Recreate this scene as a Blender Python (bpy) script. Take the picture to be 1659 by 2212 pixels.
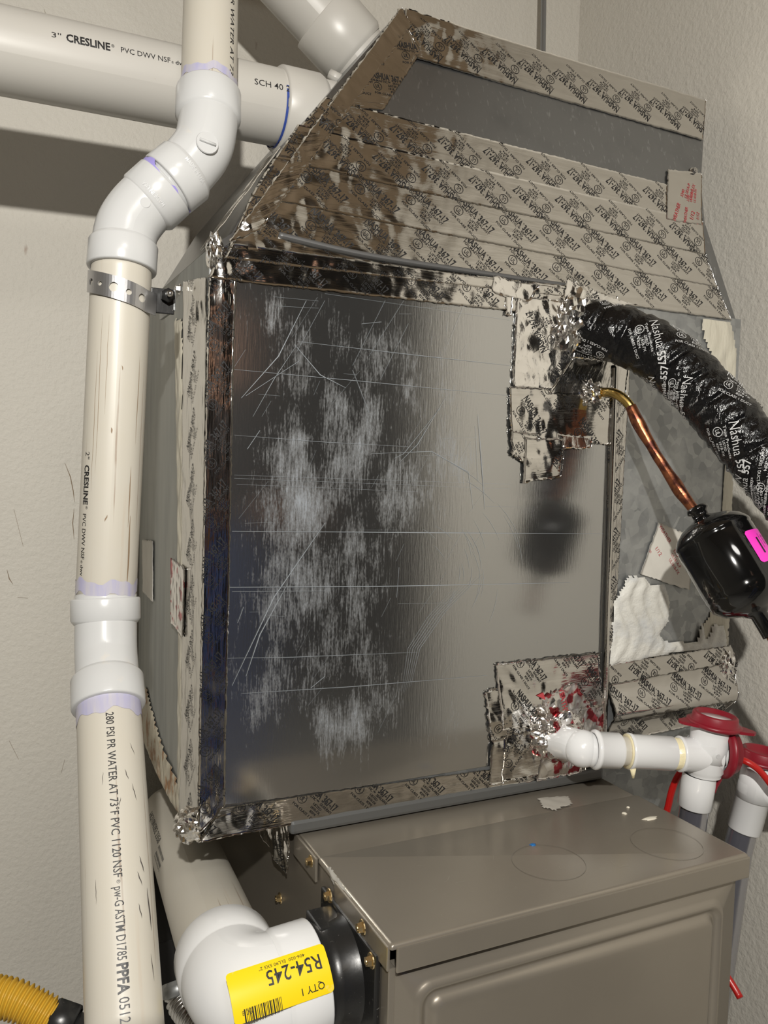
import bpy, bmesh, math, random
import numpy as np
from mathutils import Matrix, Vector
for o in list(bpy.data.objects): bpy.data.objects.remove(o)
S = bpy.context.scene
COL = S.collection
random.seed(7)
# ------------------------------------------------------------------ camera
EYE = np.array([0., 0., 1.30])
F = 1797.0
M = np.array([[0.90059584, -0.43379859, 0.02731144],
              [-0.00317325, -0.06939458, -0.99758424],
              [0.43464591, 0.89833355, -0.06387302]])      # world -> lens axes (right, down, forward)
cd = bpy.data.cameras.new('camera'); cam = bpy.data.objects.new('camera', cd); COL.objects.link(cam)
W3 = M.T @ np.diag([1, -1, -1])
mw = Matrix.Identity(4)
for i in range(3):
    for j in range(3): mw[i][j] = W3[i, j]
    mw[i][3] = EYE[i]
cam.matrix_world = mw
cd.sensor_fit = 'VERTICAL'; cd.sensor_height = 36; cd.sensor_width = 27
cd.lens = F / 2212 * 36; cd.clip_start = 0.01
S.camera = cam
# ------------------------------------------------------------------ light
w = bpy.data.worlds.new('world'); S.world = w; w.use_nodes = True
w.node_tree.nodes['Background'].inputs[0].default_value = (.9, .92, 1, 1)
w.node_tree.nodes['Background'].inputs[1].default_value = 0.05
def area(name, loc, target, size, power, color):
    l = bpy.data.lights.new(name, 'AREA'); l.shape = 'DISK'; l.size = size; l.energy = power; l.color = color
    o = bpy.data.objects.new(name, l); COL.objects.link(o)
    o.location = Vector(loc); d = Vector(target) - Vector(loc)
    o.rotation_euler = d.to_track_quat('-Z', 'Y').to_euler(); return o
area('work_lamp', (-.14, -.38, 1.80), (.5, 1.0, 1.2), .035, 23, (1, .965, .90))
area('ceiling_fill', (.1, -.9, 2.56), (.1, -.9, 0), .5, 9, (1, .97, .92))  # unseen fill lamp overhead, added as weak ambient light
vs = S.view_settings; vs.view_transform = 'Standard'; vs.look = 'None'; vs.gamma = 1; vs.use_curve_mapping = False
vs.exposure = 0.18
# ------------------------------------------------------------------ geometry helpers (positions are relative to the eye point)
def A(*a): return np.array(a, float)
def nrm(v): v = np.asarray(v, float); return v / np.linalg.norm(v)
def ray(u, v): return M.T @ np.array([(u - 829.5) / F, (v - 1106) / F, 1.])
def P(u, v, d): return ray(u, v) * d
def ony(u, v, y): r = ray(u, v); return r * y / r[1]
def onx(u, v, x): r = ray(u, v); return r * x / r[0]
def onz(u, v, z): r = ray(u, v); return r * z / r[2]
class Plane:
    def __init__(s, o, ex, ey): s.o = A(*o); s.ex = nrm(ex); s.ey = nrm(ey); s.n = np.cross(s.ex, s.ey)
    def st(s, u, v):
        r = ray(u, v); k = (s.o @ s.n) / (r @ s.n); p = r * k - s.o; return np.array([p @ s.ex, p @ s.ey])
    def pt(s, q, h=0.):
        q = np.atleast_2d(q); h = np.broadcast_to(np.asarray(h, float).reshape(-1, 1) if np.ndim(h) else h, (len(q), 1))
        return s.o + q[:, :1] * s.ex + q[:, 1:2] * s.ey + h * s.n
YF = .875; ZT = .215; XL = .214; XR = .988; ZB = -.412; YB = 1.29
HK = .30
FRONT = Plane((0, YF, 0), (1, 0, 0), (0, 0, 1))
HOOD = Plane((0, YF, ZT), (1, 0, 0), (0, HK, 1))
LEFT = Plane((XL, YF, 0), (0, -1, 0), (0, 0, 1))
FSIDE = Plane((.327, .66, -.431), (0, -1, 0), (0, 0, 1))
FTOP = Plane((.327, .636, -.431), (1, 0, 0), (0, 1, 0))

def tri(x): return 2 * np.abs(x - np.floor(x + .5))
_r = np.random.RandomState(3)
_dirs = [( _r.rand() * math.pi, lam, a, _r.rand()*9) for lam, a in ((.052, 1.2), (.037, 1.), (.028, .7), (.019, .38), (.0125, .16), (.070, 1.))]
def folds(q):
    x, y = q[:, 0], q[:, 1]; h = 0
    for i, (th, lam, a, ph) in enumerate(_dirs):
        w1 = np.sin(x * 61 + ph) * np.cos(y * 47 + ph * 2) * .012
        w2 = np.sin(y * 83 + ph * 3 + 4 * np.sin(x * 30)) * .006
        h = h + a * tri((x * math.cos(th) + y * math.sin(th) + w1 + w2) / lam + ph)
    return h / 4
HOT = {}
def amp(pl, q):
    a = np.full(len(q), .0011)
    for (u, v, rad, k) in HOT.get(id(pl), []):
        c = pl.st(u, v); a = a + k * np.exp(-((q[:, 0] - c[0]) ** 2 + (q[:, 1] - c[1]) ** 2) / rad ** 2)
    return a
HOT[id(FRONT)] = [(1200, 690, .06, .005), (1160, 900, .05, .003), (1180, 1560, .06, .006), (1130, 1640, .05, .004), (1090, 1520, .03, .004),
                  (470, 620, .03, .004), (430, 1780, .04, .006), (520, 560, .06, .003), (1550, 1440, .04, .003), (1450, 1500, .05, .0015),
                  (700, 600, .06, .0015), (1310, 1380, .02, .004), (1250, 630, .04, .004), (1170, 1000, .03, .003), (650, 1760, .06, .0012)]
HOT[id(HOOD)] = [(560, 430, .07, .004), (640, 300, .06, .004), (880, 60, .05, .005), (960, 90, .05, .002), (700, 250, .05, .003), (1500, 500, .04, .002),
                 (780, 450, .08, .0018), (520, 520, .04, .005), (1450, 240, .05, .0015), (1250, 640, .05, .004)]
HOT[id(LEFT)] = [(400, 1780, .04, .006), (430, 620, .05, .004), (410, 1000, .1, .0012)]
def hgt(pl, q, layer): return (.0007 if pl is HOOD else .0024) + .0004 * layer + amp(pl, q) * folds(q)

# ------------------------------------------------------------------ objects
def mesh(name, v, f, uv=None, smooth=True, mat=None):
    m = bpy.data.meshes.new(name); m.from_pydata([tuple(map(float, p)) for p in v], [], [tuple(map(int, q)) for q in f]); m.update()
    if smooth: m.shade_smooth()
    if uv is not None:
        l = m.uv_layers.new(name='UVMap'); idx = np.zeros(len(m.loops), int); m.loops.foreach_get('vertex_index', idx)
        l.data.foreach_set('uv', np.asarray(uv, float)[idx].ravel())
    if mat: m.materials.append(mat)
    return m
ROOTLOC = {}
def thing(name, label, cat, loc, group=None):
    o = bpy.data.objects.new(name, None); COL.objects.link(o); o.empty_display_size = .05
    loc = A(*loc); o.location = Vector(loc + EYE); ROOTLOC[o] = loc + EYE
    o['label'] = label; o['category'] = cat
    if group: o['group'] = group
    return o
def link(name, me, parent=None, label=None, kind=None, cat=None, smooth_angle=None):
    o = bpy.data.objects.new(name, me); COL.objects.link(o)
    if parent is not None:
        o.parent = parent; ROOTLOC[o] = ROOTLOC[parent]
    if label: o['label'] = label
    if kind: o['kind'] = kind
    if cat: o['category'] = cat
    return o
def part(name, v, f, mat, parent, uv=None, smooth=True, label=None, kind=None):
    off = EYE - ROOTLOC[parent] if parent is not None else EYE
    return link(name, mesh(name, np.asarray(v) + off, f, uv, smooth, mat), parent, label, kind)
def bmpart(name, bm, mat, parent, label=None, smooth=False, kind=None, bevel=0, seg=2):
    if bevel: bmesh.ops.bevel(bm, geom=[e for e in bm.edges if len(e.link_faces) == 2 and e.calc_face_angle(0) > .5], offset=bevel, segments=seg, affect='EDGES', profile=.6)
    bmesh.ops.recalc_face_normals(bm, faces=bm.faces)
    me = bpy.data.meshes.new(name); off = EYE - ROOTLOC[parent] if parent is not None else EYE
    bmesh.ops.translate(bm, verts=bm.verts, vec=Vector(off)); bm.to_mesh(me); bm.free(); me.materials.append(mat)
    if smooth: me.shade_smooth()
    return link(name, me, parent, label, kind)
def grid_faces(n, m, wrap=False):
    f = []
    for i in range(n - 1):
        for j in range(m if wrap else m - 1):
            j2 = (j + 1) % m; f.append((i * m + j, i * m + j2, (i + 1) * m + j2, (i + 1) * m + j))
    return f
def bbox(bm, lo, hi):
    r = bmesh.ops.create_cube(bm, size=1); lo = A(*lo); hi = A(*hi)
    for v in r['verts']: v.co = Vector((lo + hi) / 2 + (hi - lo) * A(*v.co))
    return r['verts']
def boxpart(name, lo, hi, mat, parent, bevel=.001, **k):
    bm = bmesh.new(); bbox(bm, lo, hi); return bmpart(name, bm, mat, parent, bevel=bevel, **k)

class Tube:
    """swept tube; e1 of its frame faces the eye"""
    def __init__(s, pts, r, step=.004, smooth=True, e1=None):
        pts = np.array(pts, float)
        if smooth and len(pts) > 2:
            Q = np.vstack([2 * pts[0] - pts[1], pts, 2 * pts[-1] - pts[-2]]); out = []
            for i in range(1, len(Q) - 2):
                n = max(2, int(np.linalg.norm(Q[i + 1] - Q[i]) / step)); t = np.linspace(0, 1, n, endpoint=False)[:, None]
                a, b, c, d = Q[i - 1], Q[i], Q[i + 1], Q[i + 2]
                out.append(.5 * (2 * b + (c - a) * t + (2 * a - 5 * b + 4 * c - d) * t ** 2 + (3 * b - a - 3 * c + d) * t ** 3))
            out.append(pts[-1:]); pts = np.vstack(out)
        elif len(pts) == 2:
            n = max(2, int(np.linalg.norm(pts[1] - pts[0]) / (step * 3))); t = np.linspace(0, 1, n)[:, None]; pts = pts[0] * (1 - t) + pts[1] * t
        s.p = pts; s.s = np.r_[0, np.cumsum(np.linalg.norm(np.diff(pts, axis=0), axis=1))]; s.L = s.s[-1]
        T = np.gradient(pts, s.s, axis=0); T /= np.linalg.norm(T, axis=1)[:, None]; s.T = T
        e = -pts[0] if e1 is None else A(*e1); E = []
        for i in range(len(pts)):
            e = e - (e @ T[i]) * T[i]; e = e / np.linalg.norm(e); E.append(e)
        s.e1 = np.array(E); s.e2 = np.cross(T, s.e1); s.r = r
    def rad(s, x): return np.zeros(np.shape(x)) + (s.r(np.asarray(x, float)) if callable(s.r) else float(s.r))
    def at(s, x, ang, h=0.):
        x = np.asarray(x, float)
        ip = lambda a: np.stack([np.interp(x, s.s, a[:, k]) for k in range(3)], -1)
        R = (s.rad(x) + h)[..., None]
        ex = np.clip(x, None, 0)[..., None] * s.T[0] + np.clip(x - s.L, 0, None)[..., None] * s.T[-1]
        return ip(s.p) + ex + R * (np.cos(ang)[..., None] * ip(s.e1) + np.sin(ang)[..., None] * ip(s.e2))
    def mesh(s, nseg=40, ns=None, caps=True, s0=0, s1=None, extra=None):
        s1 = s.L if s1 is None else s1; ns = ns or max(2, len(s.s)); xs = np.linspace(s0, s1, ns); an = np.linspace(0, 2 * np.pi, nseg + 1)
        X, G = np.meshgrid(xs, an, indexing='ij'); h = extra(X, G) if extra else 0.
        v = s.at(X.ravel(), G.ravel(), np.asarray(h).ravel() if extra else 0.); r0 = float(np.mean(s.rad(xs)))
        uv = np.stack([G.ravel() * r0, X.ravel()], 1); f = [q[::-1] for q in grid_faces(ns, nseg + 1)]
        if caps:
            v = np.vstack([v, s.at(np.array([s0, s1]), np.zeros(2), 0) * 0 + np.stack([s.at(np.array([x]), np.array([0.]), 0)[0] - s.rad(np.array([x]))[0] * s.at(np.array([x]), np.array([0.]), 0)[0] * 0 for x in (s0, s1)])])
            n = len(v); c0, c1 = n - 2, n - 1
            c = [(s.at(np.array([x]), np.array([0.]), 0)[0] + s.at(np.array([x]), np.array([np.pi]), 0)[0]) / 2 for x in (s0, s1)]
            v[c0], v[c1] = c; uv = np.vstack([uv, uv[:2]]); b = (ns - 1) * (nseg + 1)
            for j in range(nseg): f.append((c0, j, j + 1)); f.append((c1, b + j + 1, b + j))
        return v, f, uv
def tubepart(name, pts, r, mat, parent, nseg=36, **k):
    kw = {x: k.pop(x) for x in ('step', 'smooth', 'e1') if x in k}; mk = {x: k.pop(x) for x in ('ns', 'caps', 's0', 's1', 'extra') if x in k}
    t = Tube(pts, r, **kw); v, f, uv = t.mesh(nseg, **mk); part(name, v, f, mat, parent, uv, **k); return t
def lathe(name, p0, p1, prof, mat, parent, nseg=48, e1=None, **k):
    """prof: (fraction or metres along, radius) rings from p0 towards p1"""
    p0 = A(*p0); ax = nrm(A(*p1) - p0); e = -p0 if e1 is None else A(*e1); e = nrm(e - (e @ ax) * ax); e2 = np.cross(ax, e)
    an = np.linspace(0, 2 * np.pi, nseg, endpoint=False); v = []; uv = []
    for s_, r_ in prof:
        for a in an: v.append(p0 + ax * s_ + r_ * (math.cos(a) * e + math.sin(a) * e2)); uv.append((a * .03, s_))
    return part(name, v, [q[::-1] for q in grid_faces(len(prof), nseg, True)], mat, parent, uv, **k)
def hubprof(L, ro, ri, rim=.0012):
    c = .0018
    return [(0, ri - .003), (0, ro - c), (c * .3, ro - c * .3), (c, ro), (L - .004, ro), (L - .002, ro - .0012), (L + .001, ri)]

# ------------------------------------------------------------------ materials
def mat(name, color, rough=.5, metal=0., bump=None, var=None, spec=.5, coat=0., trans=0., coords='Object', emit=None, aniso=0):
    """bump: list of (scale3, strength, dist); var: list of (scale3, lo, hi, color, amount)"""
    m = bpy.data.materials.new(name); m.use_nodes = True; N = m.node_tree.nodes; L = m.node_tree.links; B = N['Principled BSDF']
    B.inputs['Base Color'].default_value = (*color, 1); B.inputs['Roughness'].default_value = rough; B.inputs['Metallic'].default_value = metal
    B.inputs['Specular IOR Level'].default_value = spec; B.inputs['Coat Weight'].default_value = coat; B.inputs['Coat Roughness'].default_value = .1
    B.inputs['Transmission Weight'].default_value = trans
    tc = N.new('ShaderNodeTexCoord')
    def noise(scale, typ='noise', detail=4, rgh=.55):
        mp = N.new('ShaderNodeMapping'); mp.inputs['Scale'].default_value = scale; L.new(tc.outputs[coords], mp.inputs[0])
        if typ == 'noise':
            n = N.new('ShaderNodeTexNoise'); n.inputs['Scale'].default_value = 1; n.inputs['Detail'].default_value = detail; n.inputs['Roughness'].default_value = rgh
            L.new(mp.outputs[0], n.inputs['Vector']); return n.outputs[0]
        n = N.new('ShaderNodeTexVoronoi'); n.inputs['Scale'].default_value = 1; L.new(mp.outputs[0], n.inputs['Vector'])
        return n.outputs['Color'] if typ == 'cell' else n.outputs['Distance']
    col = None
    for v in (var or []):
        sc, lo, hi, c2, amt = v[:5]; typ = v[5] if len(v) > 5 else 'noise'
        n = noise(sc, typ); r = N.new('ShaderNodeMapRange'); r.inputs[1].default_value = lo; r.inputs[2].default_value = hi; r.inputs[4].default_value = amt; L.new(n, r.inputs[0])
        mx = N.new('ShaderNodeMix'); mx.data_type = 'RGBA'; L.new(r.outputs[0], mx.inputs[0])
        if col is None: mx.inputs[6].default_value = (*color, 1)
        else: L.new(col, mx.inputs[6])
        mx.inputs[7].default_value = (*c2, 1); col = mx.outputs[2]
    if col is not None: L.new(col, B.inputs['Base Color'])
    prev = None
    for b in (bump or []):
        sc, st, di = b[:3]; typ = b[3] if len(b) > 3 else 'noise'
        n = noise(sc, typ, 5); bn = N.new('ShaderNodeBump'); bn.inputs['Strength'].default_value = st; bn.inputs['Distance'].default_value = di; L.new(n, bn.inputs['Height'])
        if prev is not None: L.new(prev, bn.inputs['Normal'])
        prev = bn.outputs[0]
    if prev is not None: L.new(prev, B.inputs['Normal'])
    return m
wallm = mat('wall_paint', (.555, .53, .475), .6, bump=[((120, 120, 120), .5, .004), ((420, 420, 420), .3, .001)],
            var=[((2.5, 2.5, 2.5), .5, .8, (.50, .475, .425), .5), ((28, 28, 9), .73, .78, (.24, .15, .10), .7)], spec=.4)
concrete = mat('floor_concrete', (.58, .57, .53), .5, bump=[((40, 40, 40), .2, .002)], var=[((5, 5, 5), .4, .7, (.50, .49, .46), .8)])
ceilm = mat('ceiling_boards', (.26, .195, .13), .8)
foil = mat('foil_tape', (.66, .64, .605), .12, 1, coords='UV', bump=[((4, 36, 1), .5, .0038), ((20, 60, 1), .2, .0018), ((90, 120, 1), .10, .0010)])
foilc = mat('foil_crumpled', (.86, .84, .81), .14, 1, bump=[((60, 60, 60), .4, .003, 'vor'), ((120, 120, 120), .2, .002)])
foilr = mat('foil_red_print', (.84, .82, .80), .18, 1, bump=[((70, 70, 70), .4, .003, 'vor')], var=[((55, 55, 55), .56, .60, (.45, .04, .06), .95)])
galv = mat('galvanised_steel', (.36, .37, .37), .42, .75, bump=[((60, 60, 60), .05, .001)],
           var=[((75, 75, 75), .2, .8, (.23, .24, .245), .9, 'cell'), ((22, 22, 22), .45, .65, (.48, .49, .49), .5)])
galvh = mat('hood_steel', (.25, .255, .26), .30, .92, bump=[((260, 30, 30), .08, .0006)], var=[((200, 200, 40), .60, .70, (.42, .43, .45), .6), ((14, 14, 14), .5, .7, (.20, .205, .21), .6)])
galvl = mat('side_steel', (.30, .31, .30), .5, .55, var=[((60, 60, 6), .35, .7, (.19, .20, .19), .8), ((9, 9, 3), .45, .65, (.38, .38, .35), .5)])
taupe = mat('taupe_enamel', (.30, .268, .222), .30, .6, bump=[((420, 420, 420), .06, .0004)], var=[((7, 7, 7), .45, .7, (.33, .295, .245), .6)], spec=.5, coat=.1)
pvc = mat('aged_pvc', (.50, .47, .405), .38, coords='UV', bump=[((60, 8, 1), .05, .001)],
          var=[((70, 2.2, 1), .60, .68, (.47, .40, .32), .55), ((170, 3, 1), .64, .68, (.25, .18, .13), .7), ((25, 25, 1), .4, .7, (.50, .475, .42), .6)])
pvcg = mat('grey_white_pvc', (.46, .445, .41), .36, coords='UV', var=[((20, 3, 1), .4, .7, (.46, .44, .41), .6), ((110, 30, 1), .70, .74, (.36, .28, .22), .6)])
fit = mat('white_fitting', (.52, .525, .525), .22, var=[((40, 40, 40), .66, .74, (.60, .56, .50), .5)], bump=[((30, 30, 30), .03, .001)])
fitb = mat('bright_white_fitting', (.72, .725, .73), .2, var=[((45, 45, 45), .72, .78, (.6, .56, .55), .5)], bump=[((30, 30, 30), .03, .001)])
primer = mat('purple_primer', (.38, .37, .54), .35, coords='UV', var=[((90, 12, 1), .35, .65, (.50, .48, .48), .85)])
glue = mat('dried_glue', (.78, .70, .46), .25, bump=[((200, 200, 200), .3, .002)])
ink = mat('black_ink', (.012, .012, .013), .45)
inkgrey = mat('moulded_letters', (.60, .605, .61), .3)
redink = mat('red_ink', (.42, .05, .06), .45)
whiteink = mat('white_ink', (.55, .55, .55), .4)
strapm = mat('strap_steel', (.50, .50, .51), .3, .9, bump=[((90, 90, 90), .1, .001)])
dark = mat('black_plastic', (.012, .012, .012), .32, bump=[((120, 120, 120), .15, .001)], var=[((300, 300, 300), .68, .72, (.25, .24, .22), .5)])
blackg = mat('black_gloss_enamel', (.004, .004, .004), .07, coat=.4)
blackt = mat('black_tape', (.003, .003, .0035), .16, bump=[((45, 90, 45), .6, .008), ((200, 60, 200), .3, .002)])
copper = mat('oxidised_copper', (.36, .13, .06), .33, .9, bump=[((150, 150, 150), .3, .0015)], var=[((80, 80, 80), .45, .6, (.10, .035, .03), .9)])
brass = mat('brass', (.72, .50, .16), .22, 1)
zinc = mat('yellow_zinc', (.80, .62, .34), .25, 1)
red = mat('red_rubber', (.20, .006, .016), .38, bump=[((500, 500, 500), .1, .0004)])
redw = mat('red_cord', (.42, .012, .010), .3)
mastic = mat('grey_mastic', (.62, .61, .565), .5, bump=[((18, 70, 26), .8, .010), ((120, 120, 120), .2, .002)], var=[((30, 30, 30), .5, .7, (.48, .50, .52), .6)])
masticc = mat('cream_mastic', (.55, .52, .43), .55, bump=[((60, 60, 14), .6, .006)], var=[((45, 45, 12), .5, .66, (.38, .36, .31), .8)])
rust = mat('rusty_mastic', (.46, .42, .33), .6, bump=[((70, 70, 20), .6, .006)], var=[((60, 60, 40), .52, .62, (.26, .13, .05), .9)])
stick = mat('white_label_paper', (.62, .60, .55), .4, var=[((30, 30, 30), .4, .7, (.52, .50, .46), .6)])
yell = mat('yellow_label', (.86, .63, .01), .3, var=[((50, 50, 50), .66, .74, (.75, .66, .3), .5)])
pinkm = mat('pink_label', (.90, .05, .55), .4)
yhose = mat('yellow_jacket', (.52, .31, .03), .35)
chrome = mat('braided_steel', (.55, .54, .52), .22, 1)
oxide = mat('scratch_metal', (.34, .37, .40), .35, .3)
clearg = mat('smoky_clear_plastic', (.10, .10, .12), .2, 0, spec=.5, trans=.35)
seal = mat('sealant_drip', (.70, .66, .55), .35)
rodm = mat('grey_rod_steel', (.30, .31, .32), .35, .8)
wood = mat('brown_door', (.32, .13, .05), .4, var=[((3, 3, 30), .4, .6, (.24, .09, .035), .8)])
cloth = mat('dark_shirt', (.025, .022, .025), .9); jean = mat('blue_jeans', (.07, .12, .34), .9); skin = mat('skin', (.55, .30, .20), .5)
# access panel: mirror-like steel whose oxide stains come from a painted-on stain mask attribute
def panel_mat():
    m = bpy.data.materials.new('oxidised_panel_steel'); m.use_nodes = True; N = m.node_tree.nodes; L = m.node_tree.links; B = N['Principled BSDF']
    at = N.new('ShaderNodeAttribute'); at.attribute_name = 'stain'; tc = N.new('ShaderNodeTexCoord')
    def nz(sc, det=6, rg=.65):
        mp = N.new('ShaderNodeMapping'); mp.inputs['Scale'].default_value = sc; L.new(tc.outputs['Object'], mp.inputs[0])
        n = N.new('ShaderNodeTexNoise'); n.inputs['Scale'].default_value = 1; n.inputs['Detail'].default_value = det; n.inputs['Roughness'].default_value = rg; L.new(mp.outputs[0], n.inputs['Vector']); return n.outputs[0]
    def mth(op, a, b):
        k = N.new('ShaderNodeMath'); k.operation = op
        for i, x in enumerate((a, b)):
            if isinstance(x, (int, float)): k.inputs[i].default_value = x
            else: L.new(x, k.inputs[i])
        return k.outputs[0]
    a = nz((480, 1, 48)); b = nz((34, 1, 14)); c = nz((600, 1, 260))
    s = mth('ADD', mth('MULTIPLY', a, .85), mth('ADD', mth('MULTIPLY', b, .9), mth('MULTIPLY', c, .5)))      # mean ~1.12
    t = mth('ADD', mth('SUBTRACT', s, 1.34), mth('MULTIPLY', at.outputs['Fac'], .50))
    r = N.new('ShaderNodeMapRange'); r.inputs[1].default_value = 0; r.inputs[2].default_value = .50; L.new(t, r.inputs[0]); r.inputs[3].default_value = .045; r.inputs[4].default_value = .62
    mx = N.new('ShaderNodeMix'); mx.data_type = 'RGBA'; L.new(r.outputs[0], mx.inputs[0]); mx.inputs[6].default_value = (.50, .50, .49, 1); mx.inputs[7].default_value = (.38, .44, .52, 1); L.new(mx.outputs[2], B.inputs['Base Color'])
    L.new(mth('SUBTRACT', 1.0, mth('MULTIPLY', r.outputs[0], .85)), B.inputs['Metallic']); L.new(mth('ADD', .12, mth('MULTIPLY', r.outputs[0], .35)), B.inputs['Roughness'])
    bn = N.new('ShaderNodeBump'); bn.inputs['Strength'].default_value = .10; bn.inputs['Distance'].default_value = .0006; L.new(a, bn.inputs['Height']); L.new(bn.outputs[0], B.inputs['Normal'])
    return m
panelm = panel_mat()

# ------------------------------------------------------------------ lettering
_tc = {}
def text2d(s, size=1., sx=1., bold=0., maxlen=None):
    key = (s, round(bold, 4), None if maxlen is None else round(maxlen / size, 3), round(sx, 3))
    if key not in _tc:
        c = bpy.data.curves.new('t', 'FONT'); c.body = s; c.size = 1; c.offset = bold; c.resolution_u = 2; c.fill_mode = 'FRONT'
        o = bpy.data.objects.new('t', c); COL.objects.link(o); bpy.context.view_layer.update()
        me = o.to_mesh(); bm = bmesh.new(); bm.from_mesh(me); o.to_mesh_clear(); bpy.data.objects.remove(o); bpy.data.curves.remove(c)
        for v in bm.verts: v.co.x *= sx
        bmesh.ops.triangulate(bm, faces=bm.faces)
        if maxlen:
            ml = maxlen / size
            for _ in range(4):
                e = [e for e in bm.edges if e.calc_length() > ml]
                if not e: break
                bmesh.ops.subdivide_edges(bm, edges=e, cuts=1); bmesh.ops.triangulate(bm, faces=[f for f in bm.faces if len(f.verts) > 3])
        bm.verts.index_update(); v = np.array([x.co[:2] for x in bm.verts]).reshape(-1, 2); f = np.array([[x.index for x in q.verts] for q in bm.faces]); bm.free()
        if len(f):
            a, b, c_ = v[f[:, 0]], v[f[:, 1]], v[f[:, 2]]
            fl = ((b - a)[:, 0] * (c_ - a)[:, 1] - (b - a)[:, 1] * (c_ - a)[:, 0]) < 0; f[fl] = f[fl][:, ::-1]
        _tc[key] = (v, f)
    v, f = _tc[key]; return v * size, f
def ring2d(cx, cy, r, wd, n=20):
    an = np.linspace(0, 2 * np.pi, n, endpoint=False); v = np.vstack([np.c_[cx + r * np.cos(an), cy + r * np.sin(an)], np.c_[cx + (r - wd) * np.cos(an), cy + (r - wd) * np.sin(an)]])
    f = []
    for i in range(n): j = (i + 1) % n; f += [(i, j, n + j), (i, n + j, n + i)]
    return v, np.array(f)
def rects2d(rs):
    v = []; f = []
    for x0, y0, x1, y1 in rs: b = len(v); v += [(x0, y0), (x1, y0), (x1, y1), (x0, y1)]; f += [(b, b + 1, b + 2), (b, b + 2, b + 3)]
    return np.array(v, float), np.array(f)
def merge(items):
    V = []; Fc = []; n = 0
    for (v, f), (dx, dy) in items:
        if len(f) == 0: continue
        V.append(v + A(dx, dy)); Fc.append(f + n); n += len(v)
    return np.vstack(V), np.vstack(Fc)
def fitw(s, w_, h, bold=0., ml=None):
    v, f = text2d(s, 1, 1, bold); wd = v[:, 0].max() - v[:, 0].min(); sx = (w_ / wd) / (h / .70)
    return text2d(s, h / .70, sx, bold, ml)
ML = .0032
tape_block = merge([(fitw('NASHUA', .0300, .0088, .022, ML), (0, .0215)), (fitw('®', .002, .002, 0), (.0307, .0283)), (fitw('367-17', .0225, .0088, .022, ML), (.0335, .0215)),
                    (fitw('FOILMASTIC™  SEALANT', .0545, .0032, .01, ML), (0, .0168)),
                    (ring2d(.011, .0095, .0062, .0007), (0, 0)), (fitw('UL', .0065, .0055, .01, ML), (.0078, .0068)),
                    (fitw('LISTED', .0135, .0030, .01, ML), (.027, .0122)), (fitw('181B-FX', .0150, .0030, .01, ML), (.0265, .0078)), (fitw('82P4', .0095, .0030, .01, ML), (.0295, .0034)),
                    (fitw('FOR CLASS 1 DUCT', .0440, .0030, .01, ML), (.005, -.0022))])
black_block = merge([(fitw('Nashua', .040, .0115, -.008, ML), (0, .023)), (fitw('557', .018, .010, .012, ML), (.046, .023)), (fitw('Tape Products', .040, .0034, 0, ML), (.003, .0165)),
                     (ring2d(.009, .009, .0058, .0007), (0, 0)), (fitw('UL', .006, .005, .01, ML), (.006, .0065)), (fitw('LISTED', .013, .0032, 0, ML), (.02, .0118)),
                     (fitw('181B-FX', .018, .0036, 0, ML), (.02, .0068)), (fitw('82P4', .010, .0034, 0, ML), (.022, .0018)), (fitw('FOR CLASS 1 DUCT', .042, .0036, 0, ML), (.002, -.0045))])
weather_block = merge([(fitw('WEATHER', .032, .0055, .006, ML), (0, 0)), (fitw('1/12', .014, .0058, .004, ML), (.019, -.024)), (fitw('3340', .013, .0045, .004, ML), (.044, -.0005)),
                       (fitw('UL181A-P', .026, .0048, .004, ML), (.0465, -.0068)), (fitw('UL181B-FX', .028, .0048, .004, ML), (.0495, -.0144)), (rects2d([(.0, -.022, .007, -.015)]), (0, 0)), (fitw('LISTED', .010, .003, .004, ML), (.010, -.034))])
tape_block = (tape_block[0] * .97, tape_block[1])
black_block = (black_block[0] * .92, black_block[1])
def inpoly(q, poly):
    x, y = q[:, 0], q[:, 1]; ins = np.zeros(len(q), bool); n = len(poly)
    for i in range(n):
        x1, y1 = poly[i]; x2, y2 = poly[(i + 1) % n]
        c = ((y1 > y) != (y2 > y)) & (x < (x2 - x1) * (y - y1) / ((y2 - y1) or 1e-12) + x1); ins ^= c
    return ins
def blit(items, clip=None):
    """items: (block, origin st, angle, scale) -> clipped verts/faces in plane coordinates"""
    V = []; Fc = []; n = 0
    for (v, f), o, ang, sc in items:
        c, s_ = math.cos(ang), math.sin(ang); q = v @ np.array([[c, s_], [-s_, c]]) * sc + o
        if clip is not None:
            keep = inpoly(q[f].mean(1), clip); f = f[keep]
        if len(f) == 0: continue
        u, inv = np.unique(f, return_inverse=True); V.append(q[u]); Fc.append(inv.reshape(f.shape) + n); n += len(u)
    return (np.vstack(V), np.vstack(Fc)) if V else (np.zeros((0, 2)), np.zeros((0, 3), int))

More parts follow.
